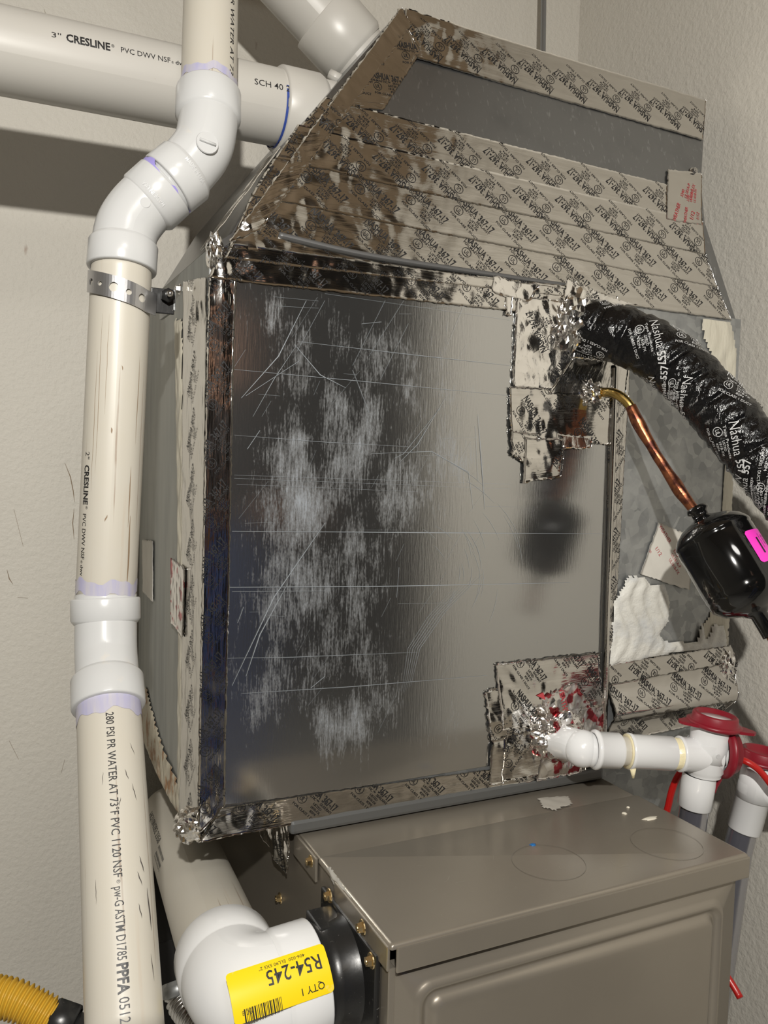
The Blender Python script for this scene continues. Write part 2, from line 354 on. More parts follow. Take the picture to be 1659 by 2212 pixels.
# ------------------------------------------------------------------ tape strips on flat sheet metal
def sheet(name, pl, px, layer, m, parent, res=.0035, ragged=.0006, texts=None, auto=None, st=False, label=None, hfun=None, tmat=None, lname='lettering', edge=True):
    """quad strip (pixel corners TL, TR, BR, BL) laid on a plane following its creases; texts: (px, py, angle_deg in plane, scale); auto: (period, angle, phase, reverse, tshift)"""
    C = np.array(px if st else [pl.st(*p) for p in px]); hf = hfun or hgt
    lu = max(np.linalg.norm(C[1] - C[0]), np.linalg.norm(C[2] - C[3])); lv = max(np.linalg.norm(C[3] - C[0]), np.linalg.norm(C[2] - C[1]))
    nu, nv = max(3, int(lu / res) + 1), max(3, int(lv / res) + 1)
    U, Vv = np.meshgrid(np.linspace(0, 1, nu), np.linspace(0, 1, nv), indexing='ij'); U = U.ravel()[:, None]; Vv = Vv.ravel()[:, None]
    q = (C[0] * (1 - U) + C[1] * U) * (1 - Vv) + (C[3] * (1 - U) + C[2] * U) * Vv
    rr = np.random.RandomState(int(abs(C.sum()) * 1e5) % 9999); bnd = ((U < .001) | (U > .999) | (Vv < .001) | (Vv > .999)).ravel()
    q = q + rr.uniform(-1, 1, q.shape) * ragged * bnd[:, None]
    h = hf(pl, q, layer); v = pl.pt(q, h)
    uv = np.c_[U[:, 0] * lu + C.sum(), Vv[:, 0] * lv]
    f = grid_faces(nu, nv)
    if edge:   # turn the rim down to the metal so the strip has thickness
        n0 = len(v); ring = [i * nv for i in range(nu)] + [(nu - 1) * nv + j for j in range(1, nv)] + [i * nv + nv - 1 for i in range(nu - 2, -1, -1)] + [j for j in range(nv - 2, 0, -1)]
        v = np.vstack([v, pl.pt(q[ring], h[ring] - .0012)]); uv = np.vstack([uv, uv[ring]]); R = len(ring)
        f = f + [(ring[i], n0 + i, n0 + (i + 1) % R, ring[(i + 1) % R]) for i in range(R)]
    a, b, c = v[f[0][0]], v[f[0][1]], v[f[0][2]]
    if np.dot(np.cross(b - a, c - a), pl.n) < 0: f = [t[::-1] for t in f]
    o = part(name, v, f, m, parent, uv, label=label)
    items = []
    if auto:
        per, ang, ph, rev, ts = auto; mid0 = (C[0] + C[3]) / 2; mid1 = (C[1] + C[2]) / 2; d = nrm(mid1 - mid0)
        Lm = np.linalg.norm(mid1 - mid0); asc = 1.1 if pl is HOOD else 1.
        if rev: mid0, d = mid1, -d
        base = math.atan2(d[1], d[0]); k = -per + ph; nn = np.array([-d[1], d[0]]); sgn = 0
        while k < Lm + per:
            th = base + math.radians(ang); c_, s_ = math.cos(th), math.sin(th); ctr = np.array([.027, .0125]) * asc; off = np.array([c_ * ctr[0] - s_ * ctr[1], s_ * ctr[0] + c_ * ctr[1]])
            items.append((tape_block, mid0 + d * k + nn * ts - off, th, asc)); k += per
    for t in (texts or []):
        u_, v_, a_, sc = t[:4]; items.append(((t[4] if len(t) > 4 else tape_block), pl.st(u_, v_), math.radians(a_), sc))
    if items:
        tv, tf = blit(items, C)
        if len(tf): part(lname, pl.pt(tv, hf(pl, tv, layer) + .00035), tf, tmat or ink, o, smooth=False)
    return o
def ribbons(name, pl, lines, h, m, parent, wd=.0005):
    v = []; f = []
    for ln in lines:
        w_ = wd; 
        if isinstance(ln[-1], float): w_ = ln[-1]; ln = ln[:-1]
        q = np.array([pl.st(*p) for p in ln]); n = len(q)
        for i in range(n):
            d = nrm(q[min(i + 1, n - 1)] - q[max(i - 1, 0)]); nn = np.array([-d[1], d[0]]) * w_ / 2 * (.35 if i in (0, n - 1) else 1)
            v += [pl.pt(q[i] + nn, h)[0], pl.pt(q[i] - nn, h)[0]]
            if i: b = len(v) - 4; f.append((b, b + 1, b + 3, b + 2))
    return part(name, v, f, m, parent, smooth=False, kind='stuff')
def blob(name, pl, poly, h, m, parent, amp_=.002, n=None, res=.004, label=None, px=True, hfn=None):
    """irregular smear with real relief bounded by a polygon"""
    C = np.array([pl.st(*p) for p in poly]) if px else np.array(poly)
    lo, hi = C.min(0), C.max(0); nx, ny = int((hi[0] - lo[0]) / res) + 2, int((hi[1] - lo[1]) / res) + 2
    X, Y = np.meshgrid(np.linspace(lo[0], hi[0], nx), np.linspace(lo[1], hi[1], ny), indexing='ij'); q = np.c_[X.ravel(), Y.ravel()]
    jq = q + .35 * res * np.c_[np.sin(q[:, 1] * 900), np.sin(q[:, 0] * 800)]
    ins = inpoly(jq, C)
    d = np.full(len(q), 9.)
    for i in range(len(C)):
        a, b = C[i], C[(i + 1) % len(C)]; t = np.clip(((q - a) @ (b - a)) / ((b - a) @ (b - a)), 0, 1); d = np.minimum(d, np.linalg.norm(q - a - t[:, None] * (b - a), axis=1))
    hh = h + np.where(ins, 1, 0) * (amp_ * np.clip(d / .006, 0, 1) + amp_ * .8 * np.sin(q[:, 0] * 260 + 3 * np.sin(q[:, 1] * 60)) * np.clip(d / .01, 0, 1) * .5 + amp_ * .3)
    v = pl.pt(q, hh); f = [t for t in grid_faces(nx, ny) if sum(ins[list(t)]) >= 3]
    a, b, c = v[f[0][0]], v[f[0][1]], v[f[0][2]]
    if np.dot(np.cross(b - a, c - a), pl.n) < 0: f = [t[::-1] for t in f]
    return part(name, v, f, m, parent, label=label)
def wad(name, c, rx, ry, rz, m, parent, seed=1, k=.35, sub=4, label=None):
    bm = bmesh.new(); bmesh.ops.create_icosphere(bm, subdivisions=sub, radius=1); v = np.array([x.co[:] for x in bm.verts]); R = np.random.RandomState(seed)
    h = np.zeros(len(v))
    for i in range(9):
        d = nrm(R.randn(3)); h += tri(v @ d * R.uniform(.8, 2.6) + R.rand()) * R.uniform(.3, 1)
    h = (h - h.mean()) / h.std() * k * .35
    v = v * (1 + h)[:, None] * A(rx, ry, rz) + A(*c)
    for i, x in enumerate(bm.verts): x.co = Vector(v[i])
    return bmpart(name, bm, m, parent, label=label, smooth=False)

# ================================================================== the room
def wallbox(name, lo, hi, m):
    bm = bmesh.new(); bbox(bm, lo, hi); o = bmpart(name, bm, m, None, kind='structure'); return o
XW = 1.045; YW = 1.35; FZ = -1.30; CZ = 1.30
HX = 3.2
wallbox('floor', (-1.9, -2.7, FZ - .1), (HX, YW + .1, FZ), concrete)
wallbox('ceiling', (-1.9, -2.7, CZ), (HX, YW + .1, CZ + .1), ceilm)
darkwall = mat('dark_brown_wall', (.05, .04, .035), .7)
wallbox('trim_1', (XW, -.17, FZ), (XW + .1, -.12, CZ), darkwall)
wallbox('wall_hall', (HX, -2.7, FZ), (HX + .1, YW, CZ), darkwall)
wallbox('wall_back', (-1.9, YW, FZ), (XW + .1, YW + .1, CZ), wallm)
wallbox('wall_right', (XW, -.12, FZ), (XW + .1, YW, CZ), wallm)
wallbox('wall_left', (-2.0, -2.7, FZ), (-1.9, YW + .1, CZ), wallm)
wallbox('wall_front', (-2.0, -2.8, FZ), (HX + .1, -2.7, CZ), darkwall)
d_ = wallbox('warm_reflection_door', (-.25, -2.7, FZ), (.65, -2.66, .75), wood)  # unseen wooden door, added to give the foil a warm reflection

WB = Plane((0, YW, 0), (1, 0, 0), (0, 0, 1)); wbk = bpy.data.objects['wall_back']; ROOTLOC[wbk] = A(0, 0, 0)
def wallmarks():
    v = []; f = []
    for ln_ in ([(140, 1000), (152, 1030), (158, 1060), (161, 1085)], [(160, 1098), (157, 1130), (160, 1165)], [(15, 1230), (20, 1250), (28, 1262)], [(38, 1290), (60, 1292)], [(165, 1540), (170, 1555), (178, 1560)], [(140, 1640), (132, 1670)], [(20, 1600), (40, 1640)], [(150, 70), (160, 90), (175, 110)], [(95, 20), (100, 34)], [(30, 1100), (50, 1180)]):
        q = np.array([WB.st(*p) for p in ln_]); n = len(q)
        for i in range(n):
            d = nrm(q[min(i + 1, n - 1)] - q[max(i - 1, 0)]); nn = np.array([-d[1], d[0]]) * .0007 * (.3 if i in (0, n - 1) else 1)
            v += [WB.pt(q[i] + nn, .0006)[0], WB.pt(q[i] - nn, .0006)[0]]
            if i: b = len(v) - 4; f.append((b, b + 1, b + 3, b + 2))
    part('wall_scuffs', v, f, mat('wall_scuff', (.20, .15, .10), .7), wbk, smooth=False, kind='stuff')
wallmarks()
# ================================================================== sheet metal plenum with hood
duct = thing('air_plenum', 'large galvanised sheet metal plenum with foil-taped seams and sloping hood above the furnace', 'duct', (.6, 1.08, -.95))
def polyface(name, polys, m, label=None, smooth=False):
    v = []; f = []
    for p in polys: b = len(v); v += [A(*x) for x in p]; f.append(tuple(range(b, b + len(p))))
    bm = bmesh.new(); bv = [bm.verts.new(Vector(x)) for x in v]
    for q in f: bm.faces.new([bv[i] for i in q])
    bmesh.ops.remove_doubles(bm, verts=bm.verts, dist=1e-5); bmesh.ops.recalc_face_normals(bm, faces=bm.faces)
    return bmpart(name, bm, m, duct, label=label, smooth=smooth)
boxpart('front_panel', (XL, YF, ZB), (XR, YF + .003, ZT), galv, duct, bevel=.0005)
boxpart('side_panel', (XL, YF + .003, ZB), (XL + .003, YB, ZT), galvl, duct, bevel=.0005)
boxpart('side_panel', (XR - .003, YF + .003, ZB), (XR, YB, ZT), galv, duct, bevel=.0005)
boxpart('bottom_panel', (XL + .003, YF + .003, ZB), (XR - .003, YB, ZB + .003), galv, duct, bevel=.0005)
boxpart('lower_box', (.79, .90, -.9), (.955, YB, ZB), galv, duct, bevel=.001)
# hood shell
hp = [HOOD.pt(HOOD.st(*p))[0] for p in ((470, 560), (500, 505), (600, 333), (722, 188), (868, 20), (1524, 216), (1515, 300), (1514, 395), (1522, 480))]
hp[0] = A(XL, YF, ZT); hr = A(XR - .012, YF, ZT)
bk = [A(p[0] - .004, YB, p[2] - .005) for p in hp[1:4]]; topb = [A(hp[4][0], YB, hp[4][2]), A(hp[5][0], YB, hp[5][2])]
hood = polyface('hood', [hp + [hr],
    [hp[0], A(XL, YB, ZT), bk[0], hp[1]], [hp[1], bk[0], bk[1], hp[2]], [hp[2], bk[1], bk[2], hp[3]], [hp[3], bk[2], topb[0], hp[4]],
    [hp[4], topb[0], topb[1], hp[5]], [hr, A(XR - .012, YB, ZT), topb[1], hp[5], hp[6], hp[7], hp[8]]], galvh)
# access panel with stain mask
px = [(500, 600), (1347, 655), (1303, 1612), (478, 1748)]
C = np.array([FRONT.st(*p) for p in px]); nu, nv = 150, 150
U, V_ = np.meshgrid(np.linspace(0, 1, nu), np.linspace(0, 1, nv), indexing='ij'); U = U.ravel()[:, None]; V_ = V_.ravel()[:, None]
q = (C[0] * (1 - U) + C[1] * U) * (1 - V_) + (C[3] * (1 - U) + C[2] * U) * V_
v = FRONT.pt(q, .0018 + .0004 * np.sin(q[:, 0] * 9) * np.sin(q[:, 1] * 8)); fcs = grid_faces(nu, nv)
if np.dot(np.cross(v[fcs[0][1]] - v[fcs[0][0]], v[fcs[0][2]] - v[fcs[0][0]]), FRONT.n) < 0: fcs = [t[::-1] for t in fcs]
ap = part('access_panel', v, fcs, panelm, duct, label='stained and scratched sheet steel access panel')
st_ = np.zeros(len(q))
for (u, v2, su, sv, k) in ((640, 1080, 90, 170, 1.0), (760, 960, 90, 130, .9), (850, 1050, 130, 110, .75), (650, 1250, 110, 160, .85), (780, 1230, 60, 150, .8), (590, 1480, 100, 110, .6),
                          (740, 1560, 80, 70, .9), (830, 1500, 60, 110, .6), (800, 760, 160, 90, .55), (620, 760, 90, 120, .5), (960, 1000, 110, 90, .55), (900, 860, 120, 80, .45),
                          (700, 1400, 140, 120, .55), (590, 680, 30, 60, .7), (640, 950, 50, 30, .9), (980, 1560, 60, 60, .35), (560, 1150, 60, 200, .4)):
    c = FRONT.st(u, v2); s1 = su / 1797 * 1.05; s2 = sv / 1797 * 1.05
    st_ = np.maximum(st_, k * np.exp(-((q[:, 0] - c[0]) / s1) ** 2 - ((q[:, 1] - c[1]) / s2) ** 2))
at = ap.data.attributes.new('stain', 'FLOAT', 'POINT'); at.data.foreach_set('value', st_.astype(np.float32))
R = random.Random(5)
lines = [[(500, 798), (760, 822), (1100, 855)], [(640, 738), (900, 768), (1100, 790)], [(700, 635), (1100, 692), .0004], [(505, 940), (700, 955), (900, 966), .0004], [(505, 1026), (1100, 1046)],
         [(505, 1033), (1100, 1056)], [(510, 1046), (900, 1062), .0004], [(500, 1147), (900, 1150), (1300, 1153), .0009], [(495, 1268), (820, 1266), (1230, 1258), .0009], [(500, 1277), (700, 1276), .0006],
         [(490, 1421), (620, 1419), (900, 1408)], [(520, 1497), (760, 1482), (1050, 1458), .0006], [(660, 650), (600, 770), (520, 860), .0009], [(700, 650), (640, 760), .0006], [(640, 745), (590, 820), (545, 900)],
         [(635, 745), (690, 810), (745, 838), .0008], [(645, 780), (530, 855), .001], [(760, 800), (795, 890), .001], [(870, 650), (795, 770)], [(830, 650), (760, 790), .0006], [(880, 700), (820, 820), .0006], [(780, 700), (822, 696), .001],
         [(560, 930), (533, 970), .0012], [(1030, 895), (1038, 1000), (1045, 1100), .0009], [(1025, 920), (1030, 1040), .0008], [(1000, 660), (965, 745), .0006], [(700, 1130), (590, 1290), (500, 1480), .001],
         [(620, 1260), (560, 1370), (530, 1460), .001], [(950, 880), (870, 980), (850, 990)], [(860, 1225), (855, 1290), .0008], [(480, 1410), (485, 1480)], [(525, 1310), (512, 1345), .001], [(670, 1485), (700, 1460), .0015],
         [(960, 860), (900, 960), (860, 1000), .0006], [(800, 980), (930, 975), (1010, 1020), (1020, 1100), .0006]]
for k in range(6):
    o_ = k * 13; lines.append([(1040 - o_, 1240 + o_ * .5), (960 - o_ * .6, 1320 + o_ * .2), (905 - o_ * .4, 1400), (885 - o_ * .3, 1480 + 3 * k), R.choice((.0003, .0004))])
for k in range(46):
    u, v2 = R.uniform(520, 1060), R.uniform(640, 1560); a = R.choice((R.uniform(-.08, .12), R.uniform(1.9, 2.3), R.uniform(1.9, 2.3))); l = R.uniform(15, 110)
    lines.append([(u, v2), (u + l * math.cos(a), v2 + l * math.sin(a)), R.choice((.0003, .0004))])
for k in range(26):
    a0 = R.uniform(-1.2, .4); rr = R.uniform(90, 250); cx, cy = 880 + R.uniform(-20, 20), 1240 + R.uniform(-20, 20)
    lines.append([(cx + rr * math.cos(a0 + t), cy + rr * math.sin(a0 + t)) for t in (0, .12, .24, .36)] + [.0003])
ribbons('scratches', FRONT, lines, .0026, oxide, duct)
boxpart('bottom_flange', (XL + .10, YF - .006, ZB - .018), (.765, YF + .010, ZB - .002), mat('dull_flange', (.17, .175, .175), .45, .7), duct, bevel=.004)
# -------- foil strips on the front face
FR = lambda *a, **k: sheet('foil_strip', FRONT, *a, duct, **k)
FR([(448, 598), (507, 604), (484, 1738), (424, 1800)], 0, foil, auto=(.078, 0, .02, False, 0), label='vertical foil tape strip on the left edge') if False else \
sheet('foil_strip', FRONT, [(424, 1800), (448, 598), (507, 604), (484, 1738)], 0, foil, duct, auto=(.062, -38, .03, False, 0))
sheet('foil_strip', FRONT, [(478, 532), (1250, 622), (1240, 688), (446, 602)], 1, foil, duct, auto=(.075, -40, .02, False, -.004))
sheet('foil_strip', FRONT, [(500, 527), (1330, 640), (1330, 655), (480, 560)], 2, foil, duct, auto=(.070, -30, .04, True, .01))
sheet('foil_strip', FRONT, [(470, 1742), (1262, 1630), (1262, 1662), (425, 1816)], 1, foil, duct, auto=(.072, -45, .05, False, .004))
sheet('foil_strip', FRONT, [(1299, 1610), (1313, 780), (1358, 782), (1322, 1420)], 1, foil, duct, auto=(.066, -35, .01, False, 0))
# folded seam of the panel's right edge
tubepart('folded_seam', [FRONT.pt(FRONT.st(*p), .006)[0] for p in ((1322, 790), (1316, 1000), (1306, 1300), (1298, 1600))], .0042, foil, duct, nseg=8)
# patches round the insulated line
sheet('foil_strip', FRONT, [(1112, 640), (1240, 655), (1232, 845), (1102, 836)], 3, foilc, duct, texts=[(1200, 745, 118, 1.), (1215, 850, 60, 1)], ragged=.0012)
sheet('foil_strip', FRONT, [(1060, 597), (1160, 618), (1135, 655), (1058, 632)], 4, foilc, duct, ragged=.002)
sheet('foil_strip', FRONT, [(1086, 640), (1106, 640), (1098, 682), (1088, 680)], 4, foilc, duct, ragged=.002)
sheet('foil_strip', FRONT, [(1095, 836), (1318, 842), (1316, 962), (1098, 944)], 4, foil, duct, texts=[(1160, 838, -48, 1.), (1258, 848, -45, 1.), (1100, 880, -55, 1.), (1225, 930, -50, 1)], ragged=.0012)
sheet('foil_strip', FRONT, [(1098, 930), (1160, 940), (1140, 1004), (1100, 985)], 5, foil, duct, texts=[(1150, 1010, 118, 1)], ragged=.002)
sheet('foil_strip', FRONT, [(1128, 945), (1212, 948), (1208, 1030), (1124, 1044)], 6, foil, duct, texts=[(1215, 1030, 55, 1.)], ragged=.0012)
sheet('foil_strip', FRONT, [(1178, 852), (1232, 772), (1352, 785), (1345, 860)], 6, foil, duct, texts=[(1247, 770, 2, .75), (1198, 858, 3, 1.)], ragged=.0012)
sheet('foil_strip', FRONT, [(1195, 935), (1276, 945), (1272, 968), (1192, 972)], 5, foilc, duct, ragged=.002)
# patches round the drain stub
sheet('foil_strip', FRONT, [(1066, 1432), (1288, 1408), (1300, 1545), (1078, 1575)], 4, foil, duct, texts=[(1100, 1428, -52, 1.), (1180, 1400, -50, 1.05), (1240, 1468, -52, 1.05), (1240, 1400, -50, 1), (1085, 1520, -50, 1)], ragged=.0012)
sheet('foil_strip', FRONT, [(1044, 1492), (1130, 1470), (1180, 1585), (1056, 1600)], 3, foil, duct, texts=[(1070, 1520, -52, 1.), (1052, 1570, -52, 1)], ragged=.002)
sheet('foil_strip', FRONT, [(1090, 1580), (1200, 1570), (1262, 1650), (1060, 1688)], 6, foil, duct, texts=[(1090, 1668, 50, 1.)], ragged=.0012)
sheet('foil_strip', FRONT, [(1058, 1595), (1086, 1590), (1080, 1690), (1050, 1692)], 7, foil, duct, ragged=.002)
sheet('foil_strip', FRONT, [(1160, 1500), (1235, 1470), (1300, 1570), (1200, 1640)], 7, foilr, duct, texts=[(1195, 1478, -72, 1.5, weather_block)], tmat=redink, ragged=.002)
sheet('foil_strip', FRONT, [(1245, 1525), (1300, 1520), (1296, 1590), (1255, 1600)], 8, foilr, duct, ragged=.002)
sheet('foil_strip', FRONT, [(1165, 1620), (1255, 1625), (1248, 1665), (1150, 1682)], 8, foilr, duct, ragged=.002)
# right hand lower band: a flange that stands out from the wall of the plenum
def band(pl, q, layer):
    t = q[:, 1] - (-.295); s_ = q[:, 0]
    return .004 + .00045 * layer + .016 * np.exp(-((q[:, 1] + .335 + .0 * s_) / .018) ** 2) + amp(pl, q) * folds(q)
b0 = [FRONT.st(*p) for p in ((1308, 1432), (1572, 1392), (1586, 1432), (1308, 1482), (1306, 1560), (1566, 1510), (1545, 1552), (1304, 1604))]
sheet('foil_strip', FRONT, [b0[0], b0[1], b0[2], b0[3]], 1, foil, duct, st=True, hfun=band, auto=(.070, -40, .03, True, 0), ragged=.0015)
sheet('foil_strip', FRONT, [b0[3] + A(0, .004), b0[2] + A(.001, .004), b0[5], b0[4]], 2, foil, duct, st=True, hfun=band, auto=(.060, -42, .01, False, 0), ragged=.001)
sheet('foil_strip', FRONT, [b0[4] + A(0, .004), b0[5] + A(0, .004), b0[6], b0[7]], 3, foil, duct, st=True, hfun=band, auto=(.075, -42, .04, False, .003), ragged=.001)
wad('foil_corner', FRONT.pt(FRONT.st(1562, 1435), .004)[0], .014, .010, .020, foilc, duct, seed=4)
# corner lumps and collars of crumpled foil
wad('foil_corner', FRONT.pt(FRONT.st(414, 1790), -.010)[0], .016, .018, .017, foilc, duct, seed=2, k=.25)
wad('foil_corner', A(XL + .006, YF + .004, ZT - .006), .009, .012, .022, foilc, duct, seed=9, k=.2)
wad('foil_collar', FRONT.pt(FRONT.st(1228, 700), .004)[0], .022, .022, .034, foilc, duct, seed=11, k=.5)
wad('foil_collar', FRONT.pt(FRONT.st(1195, 1585), .008)[0], .038, .030, .034, foilr, duct, seed=12, k=.3, sub=5)
wad('foil_collar', FRONT.pt(FRONT.st(1272, 848), .004)[0], .018, .012, .014, foilc, duct, seed=14, k=.5)
# foil over the crease near the insulated line
sheet('foil_strip', FRONT, [(1215, 605), (1300, 640), (1370, 660), (1205, 662)], 6, foilc, duct, texts=[(1225, 600, -60, 1)], ragged=.002)
# label with red print, mastic smears
sheet('sticker', FRONT, [(1420, 1128), (1494, 1160), (1486, 1274), (1380, 1240)], 2, stick, duct, ragged=.001, texts=[(1419, 1137, -50, 1., weather_block)], tmat=redink, label='torn white sticker with red print')
blob('mastic', FRONT, [(1310, 1400), (1322, 1300), (1345, 1262), (1352, 1243), (1385, 1243), (1402, 1262), (1432, 1262), (1443, 1300), (1440, 1340), (1420, 1370), (1432, 1383), (1500, 1385), (1512, 1340), (1522, 1385), (1535, 1345), (1560, 1350), (1568, 1398), (1450, 1410), (1312, 1440)], .003, mastic, duct, .0035, res=.003, label='thick pale mastic smear')
blob('mastic', FRONT, [(1512, 682), (1578, 695), (1590, 760), (1583, 1000), (1572, 1380), (1552, 1380), (1560, 1050), (1566, 850), (1530, 760), (1516, 720)], .001, masticc, duct, .0018, res=.004)
blob('mastic', FRONT, [(1500, 1385), (1570, 1250), (1572, 1398)], .001, masticc, duct, .001, res=.004)
blob('mastic', FRONT, [(1310, 1610), (1380, 1588), (1430, 1575), (1470, 1560), (1482, 1575), (1440, 1590), (1425, 1608), (1405, 1592), (1380, 1603), (1345, 1598), (1330, 1625)], -.004, mastic, duct, .002, res=.003)
# -------- strips on the left face
sheet('foil_strip', LEFT, [LEFT.st(395, 1790), LEFT.st(402, 610), np.array([0.001, LEFT.st(450, 602)[1]]), np.array([0.001, LEFT.st(425, 1800)[1]])], 0, foil, duct, st=True, auto=(.062, -38, .02, False, 0))
blob('mastic', LEFT, [(380, 690), (396, 690), (402, 1200), (398, 1500), (402, 1760), (386, 1740), (388, 1400), (386, 1000)], .001, masticc, duct, .002, res=.004)
blob('mastic', LEFT, [(303, 1500), (318, 1480), (330, 1530), (350, 1600), (375, 1660), (392, 1700), (394, 1765), (372, 1735), (340, 1670), (312, 1600)], .001, rust, duct, .002, res=.004, label='rust-stained mastic bead')
sheet('sticker', LEFT, [(378, 1204), (408, 1226), (404, 1376), (378, 1344)], 6, foilr, duct, label='crumpled white and red sticker', ragged=.001)
sheet('sticker', LEFT, [(312, 1166), (334, 1168), (334, 1299), (313, 1278)], 1, stick, duct, label='faded sticker', ragged=.001)
# -------- strips on the sloping hood
def HS(pxs, layer, auto=None, m=foil, **k): return sheet('foil_strip', HOOD, pxs, layer, m, duct, auto=auto, **k)
HS([(872, 22), (1523, 218), (1516, 304), (858, 118)], 2, (.058, -38, .015, True, 0))
HS([(700, 214), (1513, 418), (1514, 485), (640, 285)], 1, (.066, -42, .01, True, .0))
HS([(640, 275), (1514, 480), (1520, 552), (590, 348)], 3, (.066, -42, .03, True, 0))
HS([(592, 341), (1520, 547), (1548, 622), (540, 428)], 2, (.066, -42, .0, False, 0))
HS([(542, 422), (1547, 616), (1578, 692), (490, 540)], 1, (.067, -42, .03, False, 0))
HS([(856, 30), (905, 118), (826, 240), (704, 232)], 3, None, texts=[(800, 200, 3, .95), (725, 192, 3, .95), (860, 135, 3, .95), (760, 130, 5, .9), (700, 262, 4, .9)])
HS([(862, 22), (885, 60), (560, 500), (486, 536)], 4, (.066, -38, .02, True, 0), m=foil, ragged=.0015)
sheet('sticker', HOOD, [(1440, 368), (1513, 376), (1512, 490), (1436, 476)], 4, foil, duct, label='foil patch with smeared red print', ragged=.001, texts=[(1456, 482, 62, 1.1, weather_block), (1478, 486, 70, .9, weather_block)], tmat=redink)
# cleat along the crease, screws
tubepart('drive_cleat', [HOOD.pt(HOOD.st(*p), .004)[0] for p in ((600, 512), (800, 557), (1100, 603), (1230, 622))], .0036, mat('dark_cleat', (.14, .14, .14), .5, .6), duct, nseg=10)
# taped side of the hood seen edge on
SIDEH = Plane(hp[0], (0, -1, 0), nrm(np.cross(A(0, -1, 0), -np.cross(A(0, -1, 0), hp[2] - hp[0]))))
_e = hp[2] - hp[0]; SIDEH = Plane(tuple(hp[0]), (0, -1, 0), tuple(_e - (_e @ A(0, -1, 0)) * A(0, -1, 0)))
Ls = float(np.linalg.norm((hp[2] - hp[0])))
if SIDEH.n[0] > 0: SIDEH.n = -SIDEH.n
def side_h(pl, q, layer): return .003 + .0022 * folds(q)
for a0, a1, b_, lay in ((.0, Ls * .98, -.03, 0),):
    sheet('foil_strip', SIDEH, [A(b_, a0), A(.002, a0), A(-.02, a1), A(b_ - .045, a1)], lay, foilc, duct, st=True, hfun=side_h)
def hexscrew(name, c, n, parent, m=zinc, r=.0048):
    n = nrm(n); bm = bmesh.new(); q = Vector(n).to_track_quat('Z', 'Y').to_matrix().to_4x4()
    bmesh.ops.create_cone(bm, cap_ends=True, segments=20, radius1=r * 1.45, radius2=r * 1.35, depth=.001, matrix=Matrix.Translation(Vector(c)) @ q @ Matrix.Translation((0, 0, .0005)))
    bmesh.ops.create_cone(bm, cap_ends=True, segments=6, radius1=r, radius2=r * .9, depth=.0045, matrix=Matrix.Translation(Vector(c)) @ q @ Matrix.Translation((0, 0, .0032)))
    bmesh.ops.create_cone(bm, cap_ends=True, segments=12, radius1=r * .5, radius2=r * .45, depth=.0008, matrix=Matrix.Translation(Vector(c)) @ q @ Matrix.Translation((0, 0, .0058)))
    return bmpart(name, bm, m, parent)
hexscrew('screw', HOOD.pt(HOOD.st(1496, 372), .001)[0], HOOD.n, duct, chrome)
hexscrew('screw', A(XL, 1.02, .196), (-1, 0, 0), duct, chrome)

# ================================================================== furnace
fx0, fx1, fy0, fy1, fz = .327, .772, .636, .893, -.431
fur = thing('furnace', 'taupe enamelled furnace cabinet under the taped plenum', 'furnace', (.55, .86, FZ))
boxpart('side_panel', (fx0 + .001, fy0 + .012, FZ), (fx0 + .004, 1.25, fz - .004), taupe, fur)
boxpart('side_panel', (fx1 - .006, fy0 + .012, FZ), (fx1 - .003, 1.25, fz - .004), taupe, fur)
boxpart('back_panel', (fx0 + .004, 1.247, FZ), (fx1 - .006, 1.25, fz - .004), taupe, fur)
# top: rear pan and front pan with folded lips
bm = bmesh.new(); bbox(bm, (fx0, .806, fz - .006), (fx1, 1.25, fz - .002)); bmpart('rear_top', bm, taupe, fur, bevel=.002)
def lipped(x0, x1, y0, y1, z, lip, t=.0015, left=None):
    bm = bmesh.new(); bbox(bm, (x0, y0, z - t), (x1, y1, z)); return bm
bm = bmesh.new()
prof = [(.0, -.026), (.0, -.004), (.0012, -.0012), (.004, 0)]
n0 = []
def loopz(ins, dz, r):
    pts = []
    x0_, x1_, y0_, y1_ = fx0 - .002 + ins, fx1 + .002 - ins, fy0 - .002 + ins, .812 - ins * .4
    for cx, cy, a0 in ((x0_ + r, y0_ + r, math.pi), (x1_ - r, y0_ + r, 1.5 * math.pi), (x1_ - r, y1_ - r, 0), (x0_ + r, y1_ - r, .5 * math.pi)):
        for i in range(5): a = a0 + i * math.pi / 8; pts.append(bm.verts.new((cx + r * math.cos(a), cy + r * math.sin(a), fz + dz)))
    return pts
loops = [loopz(0, -.005, .003), loopz(.0003, -.002, .003), loopz(.0018, -.0004, .003), loopz(.004, 0, .002)]
for a, b in zip(loops, loops[1:]):
    for i in range(len(a)): j = (i + 1) % len(a); bm.faces.new((a[i], a[j], b[j], b[i]))
bm.faces.new(loops[-1]); bmpart('top_panel', bm, taupe, fur, smooth=True)
boxpart('front_lip', (fx0 + .004, fy0 - .0035, fz - .027), (fx1 + .002, fy0, fz - .003), taupe, fur, bevel=.0015)
boxpart('side_lip', (fx0 - .0035, fy0 + .001, fz - .026), (fx0 - .0005, .7625, fz - .003), taupe, fur, bevel=.0012)
boxpart('side_lip', (fx0 - .0035, .815, fz - .030), (fx0 - .0005, .885, fz - .003), taupe, fur, bevel=.0012)
boxpart('side_lip', (fx1 + .0005, fy0 + .001, fz - .026), (fx1 + .003, .80, fz - .003), taupe, fur, bevel=.0012)
blob('mastic', FSIDE, [(706, 1872), (716, 1872), (764, 1940), (758, 1944), (720, 1906)], .001, stick, fur, .0008, res=.0015)
